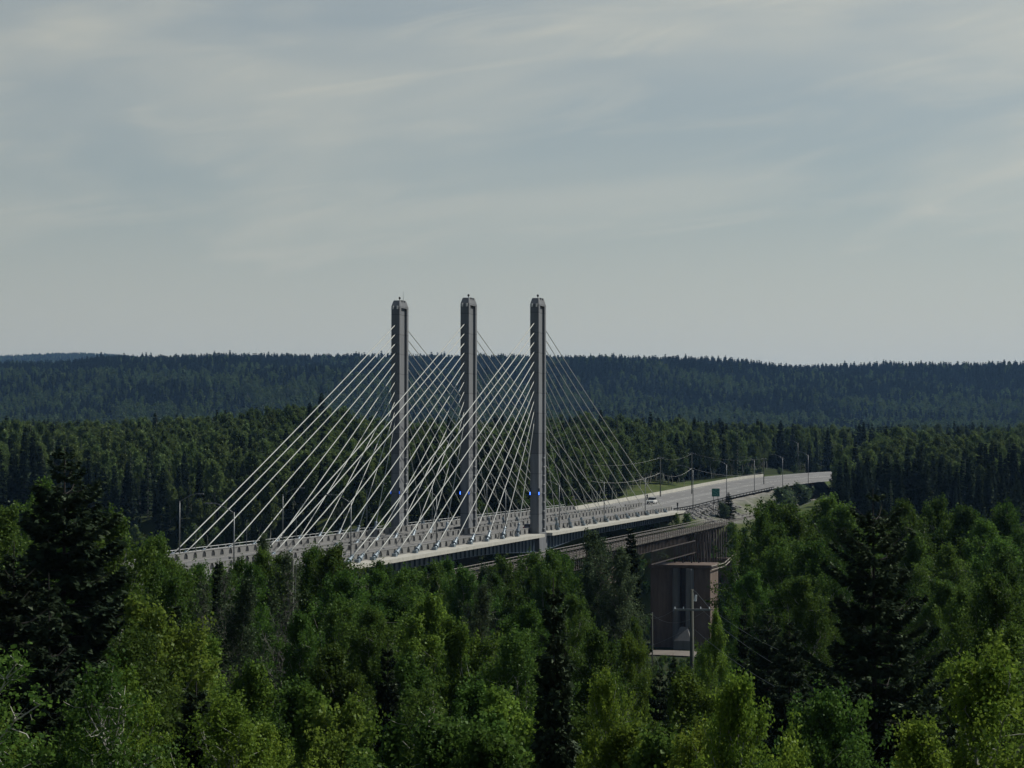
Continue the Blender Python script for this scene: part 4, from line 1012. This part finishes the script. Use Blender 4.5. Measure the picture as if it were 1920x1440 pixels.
hp = np.array(hp); forest('far_hill_forest', hp, g.uniform(.7, 1.2, len(hp)), g.integers(0, 4, len(hp)), HAS + HSP, 'pale blue forest on the far hill at upper left')
# bushes and small conifers on the verge
SHR = [make(aspen_tree, M['grey'], M['twig'], seed=s, h=3, rad=1.5, base=.05, nl=22, per=26, leaf=.22, clump=.5) for s in (151, 152)]
KIND['h'] = (SHR, 3, 'bush', 'bush')
sh = []
for u, v, Y, lab in ((1366, 922, 588, 'small dark conifer beside the green sign'),): plant('s', u, v, Y, lab, None, 2.2, 1)
for u, v, Y, lab in ((1352, 946, 585, 'round bush at the foot of the small conifer by the sign'), (1455, 920, 690, 'dark bush below the road lamp, leftmost of three'), (1480, 917, 700, 'dark bush on the verge, middle of three'), (1500, 912, 712, 'dark bush on the verge, rightmost of three'),
                     (1400, 880, 822, 'tall bush on the far verge left of the gap'), (1380, 893, 806, 'bush where the far concrete barrier ends'), (1425, 880, 838, 'bush beside the far grass patch'), (1462, 878, 866, 'bush on the far verge in the bend'), (1490, 874, 892, 'left of two bushes behind the road bend'), (1530, 872, 905, 'right of two bushes behind the road bend')):
    plant('h', u, v, Y, lab, 'bushes on the road verges', random.uniform(1., 1.6))
PU = scatter(34, 620, 2.6, 3.0, 1.25); tU, wU = TW(PU[:, 0], PU[:, 1]); dU, _ = near_dist(PU[:, 0], PU[:, 1], left_cl); dR, _ = near_dist(PU[:, 0], PU[:, 1], RAILCL)
uU = 960 + F * PU[:, 0] / PU[:, 1]; dC, _ = near_dist(PU[:, 0], PU[:, 1], RCL)
okU = ~((uU > 1200) & (uU < 1315) & (PU[:, 1] > 215) & (PU[:, 1] < 428)) & (dC > 20) & ((PU[:, 1] < 470) | ((tU > 100) & (tU < 138) & (wU < 70)) | ((wU > 36) & (wU < 62) & (tU > 60) & (tU < 240) & (g.uniform(0, 1, len(PU)) > .25))) & (dU > 24) & (dR > 6) & ~((np.abs(tU + 22) < 42)) & ~((wU > -75) & (wU < 32) & (tU > 59) & (tU < 98)); PU = PU[okU]
forest('undergrowth', np.stack([PU[:, 0], PU[:, 1], terrain(PU[:, 0], PU[:, 1]) - .1], 1), g.uniform(.5, 1.25, len(PU)) * np.where((uU[okU] > 1200) & (uU[okU] < 1315) & (PU[:, 1] > 300) & (PU[:, 1] < 500), .42, 1), g.integers(0, 2, len(PU)), [tree_single('shrub', *aspen_tree(seed=s, h=3, rad=2.2, base=.05, nl=18, per=22, leaf=.24, clump=.6), M['aspen'], M['twig']) for s in (161, 162)], 'dark green undergrowth covering the ground between the foreground trees')
plant('s', 1566, 876, 742, 'small pointed conifer at the right end of the visible road', None, 1.3, 0)
plant('s', 1590, 862, 748, 'pointed conifer just right of the small one by the road', None, 1.3, 2)

# ------------------------------------------------------------------ haze, sky, sun
SUN_AZ, SUN_EL = R(68), R(46)          # azimuth from +Y towards +X
m, n, l, b = mat('valley_haze'); n.remove(b)
pv = n.new('ShaderNodeVolumePrincipled'); pv.inputs['Color'].default_value = (.3, .56, 1., 1); pv.inputs['Density'].default_value = 3.4e-5; pv.inputs['Anisotropy'].default_value = .2
l.new(pv.outputs[0], n['Material Output'].inputs['Volume'])
hz = MB().box(-9200, 9200, -3200, 16500, -40, 420).build('haze', m); tag(hz, kind='stuff')

wd = bpy.data.worlds.new('World'); S.world = wd; wd.use_nodes = True
n = wd.node_tree.nodes; l = wd.node_tree.links; bg = n['Background']
sky = n.new('ShaderNodeTexSky'); sky.sky_type = 'NISHITA'; sky.sun_disc = False
sky.sun_elevation = SUN_EL; sky.sun_rotation = SUN_AZ; sky.air_density = 1.0; sky.dust_density = 1.5; sky.ozone_density = 1.2; sky.altitude = 200
tc = n.new('ShaderNodeTexCoord')
sp = n.new('ShaderNodeSeparateXYZ'); l.new(tc.outputs['Generated'], sp.inputs[0])
def mth(op, a, b_):
    x = n.new('ShaderNodeMath'); x.operation = op
    for i, q in enumerate((a, b_)):
        if isinstance(q, (int, float)): x.inputs[i].default_value = q
        else: l.new(q, x.inputs[i])
    return x.outputs[0]
def cn(sx_, sz_, tilt, sc, det, dist, lo, hi, off=0.):
    z_ = mth('SUBTRACT', sp.outputs[2], mth('MULTIPLY', sp.outputs[0], tilt))
    cb_ = n.new('ShaderNodeCombineXYZ'); l.new(mth('MULTIPLY', sp.outputs[0], sx_), cb_.inputs[0]); l.new(mth('ADD', sp.outputs[1], off), cb_.inputs[1]); l.new(mth('MULTIPLY', z_, sz_), cb_.inputs[2])
    no = n.new('ShaderNodeTexNoise'); no.inputs['Scale'].default_value = sc; no.inputs['Detail'].default_value = det; no.inputs['Distortion'].default_value = dist; no.inputs['Roughness'].default_value = .55
    l.new(cb_.outputs[0], no.inputs['Vector'])
    r = n.new('ShaderNodeMapRange'); r.interpolation_type = 'SMOOTHSTEP'; r.inputs[1].default_value = lo; r.inputs[2].default_value = hi; l.new(no.outputs['Fac'], r.inputs[0]); return r.outputs[0]
A = cn(1.5, 5.5, .13, 3.0, 3, .5, .26, .72, 1.7); B_ = cn(2.2, 13, .16, 4.0, 7, 1.3, .42, .82, .4)
m1_ = n.new('ShaderNodeMath'); m1_.operation = 'MULTIPLY_ADD'; m1_.inputs[1].default_value = .36; m1_.inputs[2].default_value = .40; l.new(A, m1_.inputs[0])
ad = n.new('ShaderNodeMath'); ad.operation = 'MULTIPLY_ADD'; ad.inputs[1].default_value = .22; ad.use_clamp = True
l.new(B_, ad.inputs[0]); l.new(m1_.outputs[0], ad.inputs[2])
vs_ = n.new('ShaderNodeVectorMath'); vs_.operation = 'MULTIPLY'; vs_.inputs[1].default_value = (.94, 1.05, 1.02); l.new(sky.outputs[0], vs_.inputs[0])
mx = n.new('ShaderNodeMix'); mx.data_type = 'RGBA'; dt = n.new('ShaderNodeVectorMath'); dt.operation = 'DOT_PRODUCT'; dt.inputs[1].default_value = (math.sin(SUN_AZ) * math.cos(SUN_EL), math.cos(SUN_AZ) * math.cos(SUN_EL), math.sin(SUN_EL)); l.new(tc.outputs['Generated'], dt.inputs[0])
cl_ = n.new('ShaderNodeVectorMath'); cl_.operation = 'SCALE'; cl_.inputs[0].default_value = (8.4, 8.4, 7.3); l.new(mth('ADD', mth('MULTIPLY', dt.outputs['Value'], .45), .87), cl_.inputs['Scale']); l.new(cl_.outputs[0], mx.inputs[7])   # thin cloud is brighter towards the sun
sx = n.new('ShaderNodeSeparateXYZ'); l.new(tc.outputs['Generated'], sx.inputs[0])
lo = n.new('ShaderNodeMapRange'); lo.interpolation_type = 'SMOOTHSTEP'; lo.inputs[1].default_value = .18; lo.inputs[2].default_value = .45; lo.inputs[3].default_value = 1; lo.inputs[4].default_value = .12; l.new(sx.outputs[2], lo.inputs[0])
ml = n.new('ShaderNodeMath'); ml.operation = 'MULTIPLY'; hb = n.new('ShaderNodeMapRange'); hb.interpolation_type = 'SMOOTHSTEP'; hb.inputs[1].default_value = .01; hb.inputs[2].default_value = .19; hb.inputs[3].default_value = 1.0; hb.inputs[4].default_value = 0; l.new(sx.outputs[2], hb.inputs[0])
mxm = n.new('ShaderNodeMath'); mxm.operation = 'MAXIMUM'; l.new(ad.outputs[0], mxm.inputs[0]); l.new(hb.outputs[0], mxm.inputs[1]); l.new(mxm.outputs[0], ml.inputs[0]); l.new(lo.outputs[0], ml.inputs[1])
l.new(ml.outputs[0], mx.inputs[0]); l.new(vs_.outputs[0], mx.inputs[6])
l.new(mx.outputs[2], bg.inputs['Color']); bg.inputs['Strength'].default_value = .062
sun = bpy.data.lights.new('sun', 'SUN'); sun.energy = 4.5; sun.angle = R(.5); sun.color = (1, .96, .87)
so = bpy.data.objects.new('sun', sun); COL.objects.link(so); so.location = (60, 20, 120)
d = Vector((math.sin(SUN_AZ) * math.cos(SUN_EL), math.cos(SUN_AZ) * math.cos(SUN_EL), math.sin(SUN_EL)))
so.rotation_euler = d.to_track_quat('Z', 'Y').to_euler()
S.view_settings.view_transform = 'Standard'; S.view_settings.look = 'None'; S.view_settings.exposure = 0.0; S.view_settings.gamma = 1.0
S.cycles.use_denoising = True
S.cycles.max_bounces = 6; S.cycles.diffuse_bounces = 2; S.cycles.transmission_bounces = 4; S.cycles.volume_bounces = 0; S.cycles.transparent_max_bounces = 4
S.cycles.use_adaptive_sampling = True; S.cycles.adaptive_threshold = .01
